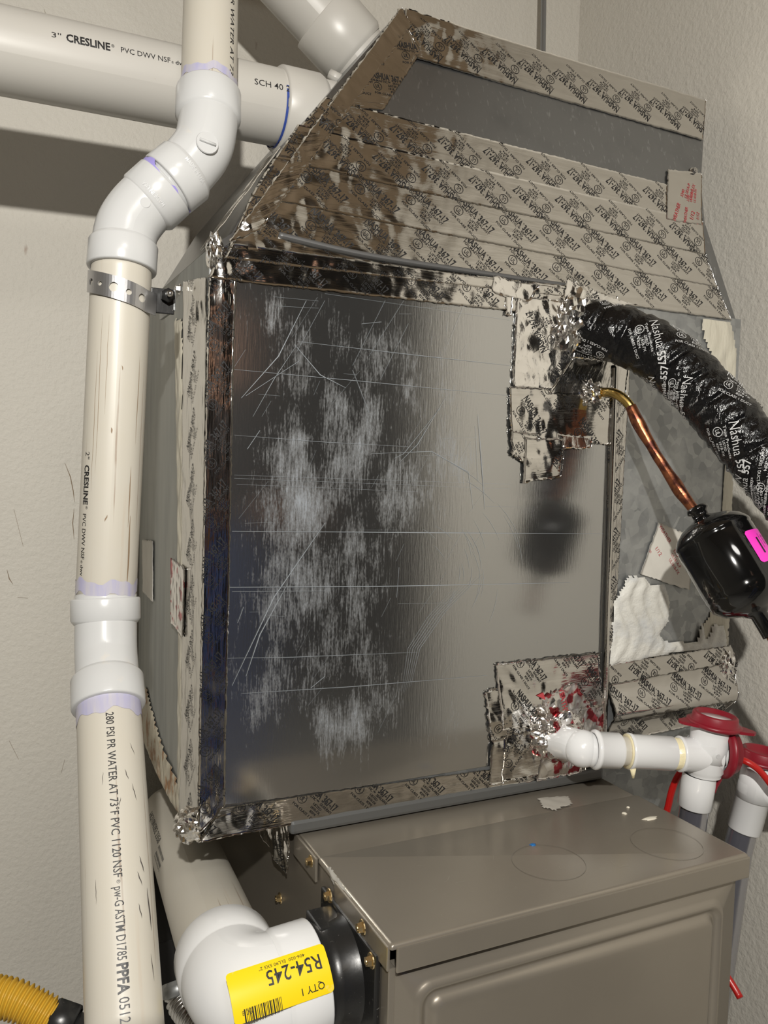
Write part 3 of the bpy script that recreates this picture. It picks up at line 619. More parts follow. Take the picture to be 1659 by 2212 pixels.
# circular knock-outs and scuffs on the top
v = []; f = []
for cx, cy, rx in ((1185, 1862, .040), (1440, 1822, .040)):
    c = FTOP.st(cx, cy); vv, ff = ring2d(c[0], c[1], rx, .0007, 48); b = len(v); v += list(FTOP.pt(vv, .0006)); f += [tuple(int(i) + b for i in t) for t in ff]
part('knockout_ring', v, f, mat('scored_enamel', (.30, .275, .235), .3, .6), fur, smooth=False, kind='stuff')
ln = []
for k in range(60):
    u, v2 = R.uniform(900, 1500), R.uniform(1720, 1980)
    c = FTOP.st(u, v2)
    if not (.01 < c[0] < .43 and .01 < c[1] < .17): continue
    a = R.uniform(0, 6.3); l = R.uniform(3, 22); ln.append([(u, v2), (u + l * math.cos(a), v2 + l * math.sin(a) * .6), R.choice((.0004, .0006, .0009))])
ribbons('scratches', FTOP, ln, .0006, mat('scuffed_enamel', (.40, .37, .32), .35, .4), fur)
def drip(name, u, v2, rx, ry, m):
    c = FTOP.st(u, v2); bm = bmesh.new(); bmesh.ops.create_icosphere(bm, subdivisions=2, radius=1)
    for x in bm.verts: x.co = Vector((fx0 + c[0] + x.co.x * rx * (1 + .3 * math.sin(5 * x.co.y)), fy0 + c[1] + x.co.y * ry, fz + x.co.z * .0014))
    bmpart(name, bm, m, fur, smooth=True)
drip('sealant_spot', 1405, 1768, .011, .0045, seal); drip('sealant_spot', 1349, 1757, .003, .0035, seal); drip('sealant_spot', 1357, 1744, .002, .002, seal)
drip('paint_fleck', 1151, 1825, .004, .003, mat('blue_fleck', (.01, .12, .35), .3))
blob('sealant_smear', FTOP, [(1160, 1722), (1230, 1718), (1236, 1736), (1200, 1750), (1172, 1742)], -.0008, mat('dusty_smear', (.36, .34, .30), .6), fur, .0008, res=.003)
# front door with pressed bead
bm = bmesh.new(); x0, x1, z1, z0 = fx0 + .008, fx1 - .004, fz - .030, -1.15
def rr(ins, y, r):
    out = []; r = max(r, .001)
    for cx, cz, a0 in ((x0 + ins + r, z0 + ins + r, math.pi), (x1 - ins - r, z0 + ins + r, 1.5 * math.pi), (x1 - ins - r, z1 - ins - r, 0), (x0 + ins + r, z1 - ins - r, .5 * math.pi)):
        for i in range(9): a = a0 + i * math.pi / 16; out.append(bm.verts.new((cx + r * math.cos(a), y, cz + r * math.sin(a))))
    return out
Y = fy0 + .010
L_ = [rr(0, Y + .012, .002), rr(0, Y, .002), rr(.001, Y - .001, .002), rr(.018, Y - .001, .018), rr(.0205, Y - .0035, .0175), rr(.0235, Y - .0065, .017), rr(.0265, Y - .0065, .016), rr(.030, Y - .0030, .014), rr(.0325, Y - .0012, .013),
      rr(.0345, Y - .0012, .012), rr(.037, Y - .0045, .012), rr(.040, Y - .0075, .011), rr(.044, Y - .0082, .010), rr(.050, Y - .0082, .009)]
for a, b in zip(L_, L_[1:]):
    for i in range(len(a)): j = (i + 1) % len(a); bm.faces.new((a[i], a[j], b[j], b[i]))
bm.faces.new(L_[-1]); bmpart('front_door', bm, taupe, fur, smooth=True)
boxpart('corner_post', (fx0, fy0 + .004, FZ), (fx0 + .007, fy0 + .02, fz - .026), taupe, fur)
boxpart('base_panel', (fx0 + .008, fy0 + .010, FZ), (fx1 - .004, fy0 + .014, -1.152), taupe, fur)
for u, v2 in ((672, 1860), (605, 1940)): hexscrew('screw', onx(u, v2, fx0 - (.003 if u == 672 else -.001)), (-1, 0, 0), fur)
# black vent flange
fl = thing('vent_flange', 'black plastic vent flange screwed to the furnace side behind the white elbow', 'flange', (fx0, .73, -.58))
FC = A(fx0, .728, -.506)
boxpart('plate', (fx0 - .006, .655, -.585), (fx0 - .0005, .792, -.453), dark, fl, bevel=.002)
lathe('collar', FC - A(.0, 0, 0), FC - A(1, 0, 0), [(.004, .053), (.010, .050), (.024, .049), (.036, .048), (.036, .044)], dark, fl)
boxpart('clip', (fx0 - .034, .722, -.470), (fx0 - .006, .762, -.457), dark, fl, bevel=.002)
for u, v2 in ((712, 1935), (783, 2003), (802, 2075)): hexscrew('screw', onx(u, v2, fx0 - .006), (-1, 0, 0), fl, r=.0052)

# torn foil on the furnace corner
tf = thing('foil_scrap', 'torn triangle of foil tape hanging below the plenum edge beside the furnace', 'foil tape', (.325, .89, -.5))
Pl = Plane((fx0 - .004, .9, -.431), (0, -1, 0), (0, 0, 1))
T3 = [Pl.st(562, 1782), Pl.st(636, 1778), Pl.st(634, 1840), Pl.st(626, 1887)]
def sh2(pl, q, layer): return .003 + .006 * folds(q * 1.3)
sheet('foil_sheet', Pl, [T3[0], T3[1], T3[2], T3[3]], 0, foilc, tf, st=True, hfun=sh2, texts=[(600, 1800, -70, 1)], res=.002)
# black box added so the gap between the lower pipes stays dark
rb = thing('gap_filler_box', 'black filler box added to darken the gap behind the lower pipes', 'box', (.2, 1.15, FZ))
boxpart('body', (.165, 1.10, FZ), (.318, 1.30, -.66), mat('gap_black', (.012, .012, .012), .6), rb)

# ================================================================== 2 inch drain stack
st = thing('drain_pipe', 'upright white PVC pipe offset by two elbows, left of the plenum', 'pipe', P(268, 2230, .66) + A(0, 0, -.02))
r2 = .0302
pA, pB = P(457, -60, .945), P(451, 215, .905)
up = tubepart('pipe', [pA, pB], r2, pvc, st, nseg=48, smooth=False)
e = [P(451, 215, .905), P(450, 262, .895), P(438, 318, .888), P(405, 362, .882), P(382, 387, .878), P(358, 404, .874)]
tubepart('elbow', e, .0312, fit, st, nseg=48)
e = [P(361, 403, .874), P(340, 420, .872), P(305, 450, .868), P(276, 492, .864), P(266, 540, .860), P(265, 570, .858)]
tubepart('elbow', e, .0318, fit, st, nseg=48)
def hub(c0, c1, L, parent, m=fit, ro=.0348, ri=.0312, nm='hub'):
    return lathe(nm, c0, c1, hubprof(L, ro, ri), m, parent)
h1 = hub(P(451, 200, .905), P(449, 275, .895), .036, st)
h2 = hub(P(362, 401, .874), P(391, 378, .878), .029, st)
h3 = hub(P(359, 404, .874), P(330, 430, .872), .029, st)
h4 = hub(P(263, 584, .858), P(266, 540, .860), .031, st)
mid0, mid1 = P(264, 560, .858), P(229, 1292, .865)
mp = tubepart('pipe', [mid0, mid1], r2, pvc, st, nseg=48, smooth=False)
# bending coupling
c0, c1 = P(229, 1285, .865), P(231, 1480, .832)
lo1 = P(271, 2240, .655); lo0 = P(231, 1450, .840)
axl = nrm(lo1 - lo0)
tubepart('coupling', [c0, P(229, 1320, .862), P(229, 1400, .852), P(231, 1440, .842), lo0 + axl * .02], .0306, fit, st, nseg=48)
hub(P(228, 1292, .865), P(229, 1360, .862), .026, st)
hub(lo0 + axl * .040, lo0 - axl * .2, .034, st, ro=.0352)
lp = tubepart('pipe', [lo0 + axl * .0, lo1], r2, pvc, st, nseg=48, smooth=False)
def band_on(t, s0, s1, m, parent, nm='primer_band', r=.0004):
    n = 49; an = np.linspace(0, 2 * np.pi, n); xs = np.array([s0, (s0 + s1) / 2, s1]); X, G = np.meshgrid(xs, an, indexing='ij')
    X = X + np.where(X > s1 - 1e-6, .0025 * np.sin(G * 5) + .0015 * np.sin(G * 11), 0) * np.sign(1)
    v = t.at(X.ravel(), G.ravel(), r); return part(nm, v, [q_[::-1] for q_ in grid_faces(3, n)], m, parent, np.c_[G.ravel() * .03, X.ravel()])
sB = up.L
band_on(up, sB - .012, sB - .022, primer, st); band_on(mp, mp.L - .006, mp.L - .020, primer, st); band_on(lp, .040, .056, primer, st)
band_on(Tube([P(359, 403.5, .874), P(363, 400.5, .874)], .0335, smooth=False), -.002, .004, mat('purple_ring', (.30, .26, .60), .4), st)
def pipetext(t, items, m, parent, nm='lettering', h=.0003):
    """items: (string, s, arc, height, width, bold)"""
    V = []; Fc = []; n = 0
    for it in items:
        blk, s0, a0 = it[0], it[1], it[2]; ang = it[3] if len(it) > 3 else 0
        v, f = blk; c, s_ = math.cos(ang), math.sin(ang); v = v @ np.array([[c, s_], [-s_, c]])
        rr_ = t.rad(np.array([s0]))[0]; p = t.at(s0 + v[:, 0], (a0 - v[:, 1]) / rr_, h); V.append(p); Fc.append(f + n); n += len(v)
    return part(nm, np.vstack(V), np.vstack(Fc), m, parent, smooth=False)
def arc_of(t, u, v, guess_s):
    """arc offset so that the lettering baseline passes the pixel"""
    r_ = t.rad(np.array([guess_s]))[0]; c = (t.at(np.array([guess_s]), np.array([0.]))[0] + t.at(np.array([guess_s]), np.array([np.pi]))[0]) / 2
    i = np.argmin(abs(t.s - guess_s)); e2 = t.e2[i]; d = ray(u, v); d = d * (np.linalg.norm(c) / np.linalg.norm(d)); off = (d - c) @ e2
    return math.asin(max(-.98, min(.98, off / r_))) * r_
def s_of(t, u, v):
    best = None
    for k in range(len(t.p)):
        c = M @ t.p[k]; x, y = 829.5 + F * c[0] / c[2], 1106 + F * c[1] / c[2]
        if best is None or (x - u) ** 2 + (y - v) ** 2 < best[0]: best = ((x - u) ** 2 + (y - v) ** 2, t.s[k])
    return best[1]
i0 = st.children[0]
s0 = s_of(up, 456, -20)
pipetext(up, [(fitw('280 PSI PR WATER AT 73°F', .165, .0062, .004, .004), s0 - .028, arc_of(up, 494, 100, s0))], ink, i0)
mids = s_of(mp, 245, 990); am = arc_of(mp, 180, 1120, s_of(mp, 232, 1120))
crl = lambda k=1.: merge([(fitw('2"', .0075, .0062, 0, .004), (0, 0)), (fitw('CRESLINE', .040, .0072, .03, .004), (.0135, -.0005)), (fitw('®', .003, .003, 0), (.055, .004)), (fitw('PVC DWV NSF', .046, .0056, .004, .004), (.0625, 0)),
                          (fitw('®', .003, .003, 0), (.110, 0)), (fitw('dwv', .011, .0045, .012, .004), (.1145, 0))])
pipetext(mp, [(crl(), mids, am)], ink, [c for c in st.children if c.name.startswith('pipe')][1])
ls = s_of(lp, 236, 1478) 
al = arc_of(lp, 238, 1560, s_of(lp, 238, 1560))
def longtext(items):
    out = []; x = 0
    for s_, w_, h_, b_ in items: out.append((fitw(s_, w_, h_, b_, .004), (x, -h_ / 2))); x += w_ + .0022
    return merge(out)
lt = longtext([('280 PSI PR WATER AT 73°F PVC 1120 NSF', .150, .0072, .005), ('®', .003, .003, 0), ('pw-G ASTM D1785', .056, .0074, .005), ('PPFA', .022, .0085, .035), ('0512', .018, .008, .002)])
pipetext(lp, [(lt, .059, al)], ink, [c for c in st.children if c.name.startswith('pipe')][2])
# gouges, streaks and scuffs on the aged pipe
def marks(t, lst, m, parent, nm='scuffs'):
    V = []; Fc = []; n = 0
    for (u, v, ln_, wd, an_) in lst:
        s_ = s_of(t, u, v); a_ = arc_of(t, u, v, s_); k = 7; x = np.linspace(0, ln_, k); w_ = wd / 2 * np.sin(np.linspace(.12, math.pi - .12, k)); c_, si = math.cos(an_), math.sin(an_)
        for sg in (1, -1):
            q = np.c_[x, sg * w_ + .0003 * np.sin(x * 900)]; S_ = s_ + q[:, 0] * c_ - q[:, 1] * si; A_ = a_ - (q[:, 0] * si + q[:, 1] * c_); V.append(t.at(S_, A_ / r2, .0003))
        Fc.append(np.array([(n + i, n + i + 1, n + k + i + 1, n + k + i) for i in range(k - 1)])); n += 2 * k
    return part(nm, np.vstack(V), np.vstack(Fc), m, parent, smooth=False, kind='stuff')
gouge = mat('dark_gouge', (.06, .05, .045), .6); streak = mat('brown_streak', (.22, .15, .09), .6)
marks(lp, [(318, 1950, .034, .0016, .05), (300, 1858, .014, .0012, .3), (296, 1900, .012, .001, .35), (270, 1690, .010, .0008, .3), (285, 1720, .016, .0008, .25), (262, 1760, .008, .0006, -.2), (300, 1990, .012, .0009, .2), (325, 2080, .02, .0008, .1), (225, 1700, .012, .0005, -.1), (208, 1900, .02, .0005, 0), (280, 1620, .012, .0006, .4)], gouge, [c for c in st.children if c.name.startswith('pipe')][2])
marks(mp, [(282, 1000, .062, .0012, 0), (280, 1120, .075, .0020, 0), (300, 780, .09, .0008, 0), (222, 700, .16, .0005, 0), (212, 760, .14, .0005, 0), (236, 700, .1, .0004, 0), (240, 930, .006, .0016, .2), (232, 1110, .007, .0014, -.3), (262, 800, .005, .001, .3)], streak, [c for c in st.children if c.name.startswith('pipe')][1])
# round marks on the elbows
def knob(c, rad, parent, m=fit, nm='mould_mark'):
    n = SN[0]; bm = bmesh.new(); q_ = Vector(n).to_track_quat('Z', 'Y').to_matrix().to_4x4()
    bmesh.ops.create_cone(bm, cap_ends=True, segments=28, radius1=rad, radius2=rad * .95, depth=.0012, matrix=Matrix.Translation(Vector(A(*c))) @ q_); return bmpart(nm, bm, m, parent)
SN = [None]
def surf(u, v, t):
    """nearest surface point of a tube under a pixel"""
    d = nrm(ray(u, v)); best = None
    for k in range(0, len(t.p)):
        c = t.p[k]; b = d @ c; dist2 = c @ c - b * b
        if best is None or dist2 < best[0]: best = (dist2, b, k)
    r_ = t.rad(np.array([t.s[best[2]]]))[0]; p = d * (best[1] - math.sqrt(max(r_ ** 2 - best[0], 0))); c = t.p[best[2]]; T_ = t.T[best[2]]; n = p - c; n = nrm(n - (n @ T_) * T_); SN[0] = n; return c + ((p - c) @ T_) * T_ + n * r_
e1t = Tube([P(451, 215, .905), P(450, 262, .895), P(438, 318, .888), P(405, 362, .882), P(382, 387, .878)], .0312)
e2t = Tube([P(340, 420, .872), P(305, 450, .868), P(276, 492, .864), P(266, 540, .860)], .0318)
knob(surf(446, 312, e1t), .0118, st); knob(surf(314, 438, e2t), .0052, st); knob(surf(279, 505, e2t), .0052, st)
k0 = surf(446, 312, e1t); kd = nrm(P(466, 316, .87) - P(436, 312, .87)); kn = SN[0]; kd = nrm(kd - (kd @ kn) * kn)
tubepart('mould_bar', [k0 + kn * .0014 - kd * .0085, k0 + kn * .0014 + kd * .0085], .0016, fit, st, nseg=8, smooth=False)
h2t = Tube([P(362, 401, .874), P(391, 378, .878)], .0348, smooth=False); h3t = Tube([P(359, 404, .874), P(330, 430, .872)], .0348, smooth=False)
def hubtext(t, s, arc, txt, parent): pipetext(t, [(fitw(txt, .030, .0042, .002, .004), s, arc, math.pi / 2 * -1)], inkgrey, parent, nm='lettering')
hubtext(h2t, .022, -.010, 'MADE IN USA', [c for c in st.children if c.name.startswith('hub')][1]); hubtext(h3t, .018, -.012, 'MADE IN USA', [c for c in st.children if c.name.startswith('hub')][2])

# strap
sp = thing('pipe_strap', 'perforated steel strap clamping the upright pipe to the plenum corner', 'strap', P(290, 640, .84))
sc = s_of(mp, 258, 628); n = 60; cc = mp.at(np.array([sc]), np.array([0.]))[0]; i = np.argmin(abs(mp.s - sc)); ctr = mp.p[i]; ax = mp.T[i]; e1 = mp.e1[i]; e2 = mp.e2[i]
def strapmesh():
    v = []; f = []; W_ = .0225; pts = []
    for a in np.linspace(math.radians(150), math.radians(-52), 40):
        pts.append((ctr + .0316 * (math.cos(a) * e1 + math.sin(a) * e2), nrm(math.cos(a) * e1 + math.sin(a) * e2), a))
    # e2 points left in view; the straight tail leaves on the right
    p_, n_, a_ = pts[-1]; tdir = nrm(math.sin(a_) * e1 - math.cos(a_) * e2)
    for k in range(1, 5): pts.append((p_ + tdir * .004 * k, n_, a_))
    rows = []
    for (p, nn, a) in pts:
        sl = -ax * ( .5 * W_); tilt = (math.degrees(a) ) * -.00012
        for t_ in (0, .0012): rows += [p + nn * t_ + ax * (tilt - W_ / 2), p + nn * t_ + ax * (tilt + W_ / 2)]
    m_ = len(pts)
    for k in range(m_ - 1):
        b = 4 * k; f += [(b + 2, b + 3, b + 7, b + 6), (b, b + 4, b + 5, b + 1), (b, b + 2, b + 6, b + 4), (b + 1, b + 5, b + 7, b + 3)]
    f += [(0, 1, 3, 2), (4 * m_ - 4, 4 * m_ - 2, 4 * m_ - 1, 4 * m_ - 3)]
    return rows, f, pts
v, f, spts = strapmesh(); so = part('strap', v, f, strapm, sp, smooth=False)
cut = bmesh.new()
for a_deg, rad in ((62, .0034), (38, .0024), (12, .0048), (-14, .0030), (-40, .0044)):
    a = math.radians(a_deg); nn = nrm(math.cos(a) * e1 + math.sin(a) * e2); c = ctr + .0316 * nn + ax * (a_deg * -.00012)
    q_ = Vector(nn).to_track_quat('Z', 'Y').to_matrix().to_4x4(); bmesh.ops.create_cone(cut, cap_ends=True, segments=20, radius1=rad, radius2=rad, depth=.012, matrix=Matrix.Translation(Vector(c + EYE - ROOTLOC[sp])) @ q_)
cm = bpy.data.meshes.new('cut'); cut.to_mesh(cm); cut.free(); co = bpy.data.objects.new('cut', cm); COL.objects.link(co); co.parent = sp
bpy.context.view_layer.update()
md = so.modifiers.new('b', 'BOOLEAN'); md.operation = 'DIFFERENCE'; md.object = co; md.solver = 'EXACT'
dg = bpy.context.evaluated_depsgraph_get(); nm_ = bpy.data.meshes.new_from_object(so.evaluated_get(dg)); so.modifiers.clear(); so.data = nm_; bpy.data.objects.remove(co)
tail = spts[-1][0]
boltc = tail + A(.012, .006, 0)
tubepart('bolt', [boltc + A(0, -.022, .004), boltc + A(.004, .030, .010)], .0032, chrome, sp, nseg=12, smooth=False)
lathe('nut', boltc + A(0, -.012, .004), boltc + A(.001, .03, .007), [(0, .001), (0, .0075), (.007, .0075), (.007, .002)], dark, sp, nseg=6)
boxpart('bracket', tail + A(-.004, .003, -.014), tail + A(.020, .0065, .012), dark, sp)
boxpart('bracket', tail + A(.018, .003, -.010), tail + A(.0215, .075, .012), galv, sp)

# ================================================================== 3 inch run with wye
hr_ = thing('waste_pipe', 'horizontal white PVC pipe behind the upright pipe, with a sloping branch', 'pipe', (.1, 1.02, .36))
r3 = .0445
hA, hB = P(-120, 86, .80), P(600, 233, 1.035)
hA = A(-.12, 1.005, hA[2] * 1.005 / hA[1]); hB = A(.36, 1.02, P(600, 233, 1)[2] * 1.02 / P(600, 233, 1)[1])
tr = tubepart('pipe', [hA, hB], r3, pvcg, hr_, nseg=56, smooth=False)
run = nrm(hB - hA); Pc = ony(600, 236, 1.02)
lathe('coupling', Pc, Pc + run, [(-.002, .044), (-.002, .049), (0, .0505), (.046, .0505), (.051, .048), (.054, .0455)], pvcg, hr_)
t2 = tubepart('pipe', [Pc + run * .05, Pc + run * .085], .0452, pvcg, hr_, nseg=48, smooth=False)
band_on(Tube([Pc - run * .002, Pc + run * .002], .0452, smooth=False), -.003, .0015, mat('blue_marker', (.02, .05, .25), .5), hr_, nm='marker_line')
Dc = P(730, 75, 1.155); Dt = P(585, -84, 1.10); Db = P(815, 170, 1.18); dd = nrm(Db - Dc)
tubepart('pipe', [Dt - dd * .25, Db], r3, pvcg, hr_, nseg=48, smooth=False)
lathe('coupling', Dc - dd * .030, Db, [(0, .045), (0, .0495), (.001, .0505), (.058, .0505), (.062, .048), (.065, .046)], pvcg, hr_)
lathe('coupling', Dc + dd * .060, Db, [(0, .0465), (.001, .0475), (.050, .0475), (.052, .04)], pvcg, hr_)
tubepart('mould_stub', [P(712, 160, 1.10), P(735, 172, 1.10)], .007, pvcg, hr_, nseg=14, smooth=False)
tubepart('pipe', [A(-.6, Dt[1] + .02, Dt[2] + .17), A(Dt[0] + .05, Dt[1] + .02, Dt[2] + .17)], r3, pvcg, hr_, nseg=40, smooth=False)
wl = s_of(tr, 100, 110)
t3 = merge([(fitw('3"', .011, .0068, 0, .004), (0, 0)), (fitw('CRESLINE', .052, .0098, .03, .004), (.0175, -.0012)), (fitw('®', .004, .004, 0), (.071, .004)), (fitw('PVC DWV NSF', .062, .0072, .002, .004), (.082, 0)), (fitw('®', .003, .003, 0), (.146, 0)),
            (fitw('dwv', .015, .0055, .01, .004), (.151, 0))])
a3 = arc_of(tr, 104, 80, s_of(tr, 104, 135)); 
x3 = s_of(tr, 104, 135)
v3, f3 = t3; v3 = v3 * .86; pipetext(tr, [((v3, f3), x3 + .0, a3)], ink, [c for c in hr_.children if c.name.startswith('pipe')][0])
a4 = arc_of(tr, 516, 176, s_of(tr, 516, 217)); pipetext(tr, [(fitw('SCH 40 26', .050, .0072, .002, .004), s_of(tr, 516, 217), a4)], ink, [c for c in hr_.children if c.name.startswith('pipe')][0])

# ================================================================== vent pipe with elbow and yellow label
vp = thing('vent_pipe', 'thick white vent pipe with glossy elbow and yellow label beside the furnace', 'pipe', (.21, .9, -.56))
corner = ony(522, 2160, .728)
far = P(370, 1760, 1.28)
vdir = nrm(far - corner); 
vt = tubepart('pipe', [far, corner + vdir * .06], r3, pvc, vp, nseg=56, smooth=False)
Rb = .045; end = A(fx0 - .036, .728, -.505); hx = nrm(end - corner)
bend = []
pin, pout = corner + vdir * Rb, corner + hx * Rb
for t_ in np.linspace(0, 1, 14): bend.append(((1 - t_) ** 2) * pin + 2 * t_ * (1 - t_) * corner + t_ ** 2 * pout)
et = tubepart('elbow', [corner + vdir * .085] + bend + [end], .0500, fitb, vp, nseg=64, label='glossy bright white elbow')
el = [c for c in vp.children if c.name.startswith('elbow')][0]
lathe('hub', corner + vdir * .090, corner, hubprof(.045, .0515, .050), fitb, vp)
lathe('hub', end, corner, hubprof(.040, .0525, .050), fitb, vp)
# label wrapped on the outlet; printed upside down
# its own straight frame: s runs along the outlet, arc up and down
Lt = Tube([corner + hx * -.03, end], .0530, smooth=False)
lab_w, lab_h = .092, .036
def labelgrid(t, s0, s1, a0, a1, h, skew=0., n=60):
    X, Y_ = np.meshgrid(np.linspace(s0, s1, n), np.linspace(a0, a1, n), indexing='ij'); gx = abs(X - (s0 + s1) / 2) - (s1 - s0) / 2 + .004; gy = abs(Y_ - (a0 + a1) / 2) - (a1 - a0) / 2 + .004; gg = np.sqrt(np.clip(gx, 0, 1) ** 2 + np.clip(gy, 0, 1) ** 2); kk = np.where((gx > 0) & (gy > 0) & (gg > .004), 1 - .004 / np.maximum(gg, 1e-6), 0); X = X - np.sign(X - (s0 + s1) / 2) * gx * kk; Y_ = Y_ - np.sign(Y_ - (a0 + a1) / 2) * gy * kk; v = t.at(X.ravel() + skew * (Y_.ravel() - a0), Y_.ravel() / .053, h)
    return v, [q_[::-1] for q_ in grid_faces(n, n)]
sl0 = .010; al0 = -.018
v, f = labelgrid(Lt, sl0, sl0 + .094, al0 - .006, al0 + .036, .0008)
lab = part('label', v, f, yell, el, label='yellow adhesive label')
bars = []; x = 0; RR = random.Random(4)
while x < .034: wd = RR.choice((.0005, .0008, .0013)); bars.append((x, 0, x + wd, .011)); x += wd + RR.choice((.0005, .0009))
items = [(fitw('R54-245', .052, .0125, .006, .003), .0, .0), (fitw('QTY 1', .022, .006, .004, .003), 0, 0), (fitw('406-020  ELL90 SXS 2"', .044, .0028, .002, .003), 0, 0), (fitw('PDC 4B', .010, .004, .002, .003), 0, 0), (rects2d(bars), 0, 0)]
# rotated by 180 degrees: text origin at upper right of the label
def rot180(b): v_, f_ = b; return (-v_, f_)
V = []; Fc = []; nn_ = 0
for (blk, _, _), (sx_, ax_) in zip(items, ((.088, .0155 - .013), (.086, .0250), (.074, -.0022), (.018, .0265), (.044, .0255))):
    v_, f_ = rot180(blk); p = Lt.at(sl0 + sx_ + v_[:, 0], (al0 + ax_ - v_[:, 1] - .0) / .053, .0011); V.append(p); Fc.append(f_ + nn_); nn_ += len(v_)
part('label_print', np.vstack(V), np.vstack(Fc), ink, vp, smooth=False)
a5 = arc_of(vt, 352, 1850, s_of(vt, 400, 1830)); s5 = s_of(vt, 388, 1800)
pp = [c for c in vp.children if c.name.startswith('pipe')][0]
bars2 = []; x = 0
while x < .05: wd = RR.choice((.0008, .0012, .002)); bars2.append((x, -.009, x + wd, .003)); x += wd + RR.choice((.0008, .0014))
pipetext(vt, [(merge([(fitw('HQ10N2B2 2358', .115, .0085, .002, .004), (0, 0)), (rects2d(bars2), (.125, 0)), (fitw('90080 40004 7', .055, .003, 0, .004), (.122, -.014))]), s5 - .03, a5)], ink, pp)
band_on(vt, vt.L - .034, vt.L - .030, glue, vp, nm='glue_line')

# ================================================================== insulated suction line
hz = thing('insulated_line', 'thick refrigerant line wrapped in glossy black tape curving out of the plenum', 'insulated pipe', P(1500, 800, 1.04))
hpts = [P(1200, 702, 1.12), P(1245, 706, 1.09), P(1300, 715, 1.068), P(1370, 735, 1.05), P(1445, 778, 1.03), P(1515, 842, 1.01), P(1588, 925, .985), P(1659, 1010, .965), P(1740, 1110, .94)]
def hr2(s): return .0335 + .0016 * ((s / .036) % 1) - .006 * np.exp(-(s / .03) ** 2)
Ht = Tube(hpts, hr2)
v, f, uv = Ht.mesh(56, ns=230, extra=lambda X, G: .0022 * (np.minimum(1, tri(X / .036 + G / 6.283) * 3)) + .0007 * np.sin(X * 420 + 3 * np.sin(G * 3)) * np.sin(G * 6 + X * 60) + .0012 * np.sin(X * 150 + G * 2) * np.exp(-(X / .09) ** 2))
hb = part('tape_wrap', v, f, blackt, hz, uv)
RR = random.Random(12); its = []
for k, (s_, a_, an_) in enumerate(((.045, .03, 2.6), (.075, -.030, .9), (.098, .022, 2.9), (.115, -.016, -.7), (.150, .035, -1.0), (.165, -.028, .6), (.19, .008, -.95), (.235, .034, 2.2), (.245, -.022, .45), (.275, .012, -.5), (.315, .036, -1.1), (.33, -.02, -.7), (.355, .01, -.9), (.39, .03, 2.3), (.40, -.03, -.8))):
    its.append((black_block, s_, a_, an_))
pipetext(Ht, its, whiteink, hb, h=.0034)

# ================================================================== liquid line with filter drier
ll = thing('liquid_line', 'copper tube leading to a glossy black filter drier with pink label', 'refrigerant line', P(1560, 1220, 1.0))
tubepart('brass_stub', [P(1265, 849, 1.135), P(1290, 848, 1.10), P(1325, 849, 1.07), P(1352, 866, 1.06), P(1370, 892, 1.055)], .0062, brass, ll, nseg=24)
ct = Tube([P(1362, 878, 1.057), P(1385, 925, 1.05), P(1420, 985, 1.04), P(1470, 1062, 1.02), P(1512, 1118, 1.0)], lambda s: .0064 + .0018 * np.exp(-((s - .025) / .020) ** 2) + .0018 * np.exp(-((s - .120) / .018) ** 2))
v, f, uv = ct.mesh(24, ns=90, extra=lambda X, G: .0003 * np.sin(X * 170 + G * 3) * np.sin(X * 57 + 1)); part('copper_tube', v, f, copper, ll, uv)
d0 = P(1507, 1103, 1.005); d1 = P(1650, 1345, .955); dax = nrm(d1 - d0); d0 = d0 - dax * 0
RD = .0465
lathe('drier_shell', d0, d1, [(-.004, .004), (-.004, .012), (.001, .0135), (.004, .010), (.010, .010), (.013, .018), (.018, .031), (.025, .0405), (.031, .0448), (.034, .0465), (.0365, .0468), (.039, .0457), (.041, RD), (.100, RD), (.102, RD - .0006), (.105, RD), (.118, .044), (.128, .034), (.134, .018), (.140, .010), (.166, .010)], blackg, ll, nseg=72, label='glossy black canister')
tubepart('copper_tube', [d0 + dax * .155, d0 + dax * .24], .0064, copper, ll, nseg=20, smooth=False)
Dt2 = Tube([d0, d0 + dax * .16], RD, smooth=False)
as0 = arc_of(Dt2, 1640, 1180, .085) 
def lab2(s0, s1, a0, a1, h, m, par, nm, n=16):
    X, Y_ = np.meshgrid(np.linspace(s0, s1, n), np.linspace(a0, a1, n), indexing='ij')
    # rounded corners
    cx, cy = (s0 + s1) / 2, (a0 + a1) / 2; hx_, hy_ = (s1 - s0) / 2, (a1 - a0) / 2; rc = .004
    fx = (X - cx) / hx_; fy = (Y_ - cy) / hy_; k = np.where((abs(fx) > .99) & (abs(fy) > .99), .94, 1); X = cx + fx * hx_ * k; Y_ = cy + fy * hy_ * k
    return part(nm, Dt2.at(X.ravel(), Y_.ravel() / RD, h), [q_[::-1] for q_ in grid_faces(n, n)], m, par)
pk = lab2(.052, .092, as0 - .034, as0 + .012, .0006, pinkm, ll, 'pink_label')
V = []; Fc = []; nn_ = 0
for blk, s_, a_ in ((fitw('FLOW', .012, .0035, .01, .003), .060, -.012), (fitw('CAUTION', .018, .002, 0, .003), .058, -.006), (rects2d([(0, 0, .020, .003)]), .062, .000), (fitw('REMOVE', .012, .0016, 0), .06, -.018), (fitw('LOT 10 23', .012, .0016, 0), .076, -.020)):
    v_, f_ = blk; p = Dt2.at(s_ + v_[:, 0], (as0 + a_ - v_[:, 1]) / RD, .0009); V.append(p); Fc.append(f_ + nn_); nn_ += len(v_)
part('label_print', np.vstack(V), np.vstack(Fc), ink, pk, smooth=False)

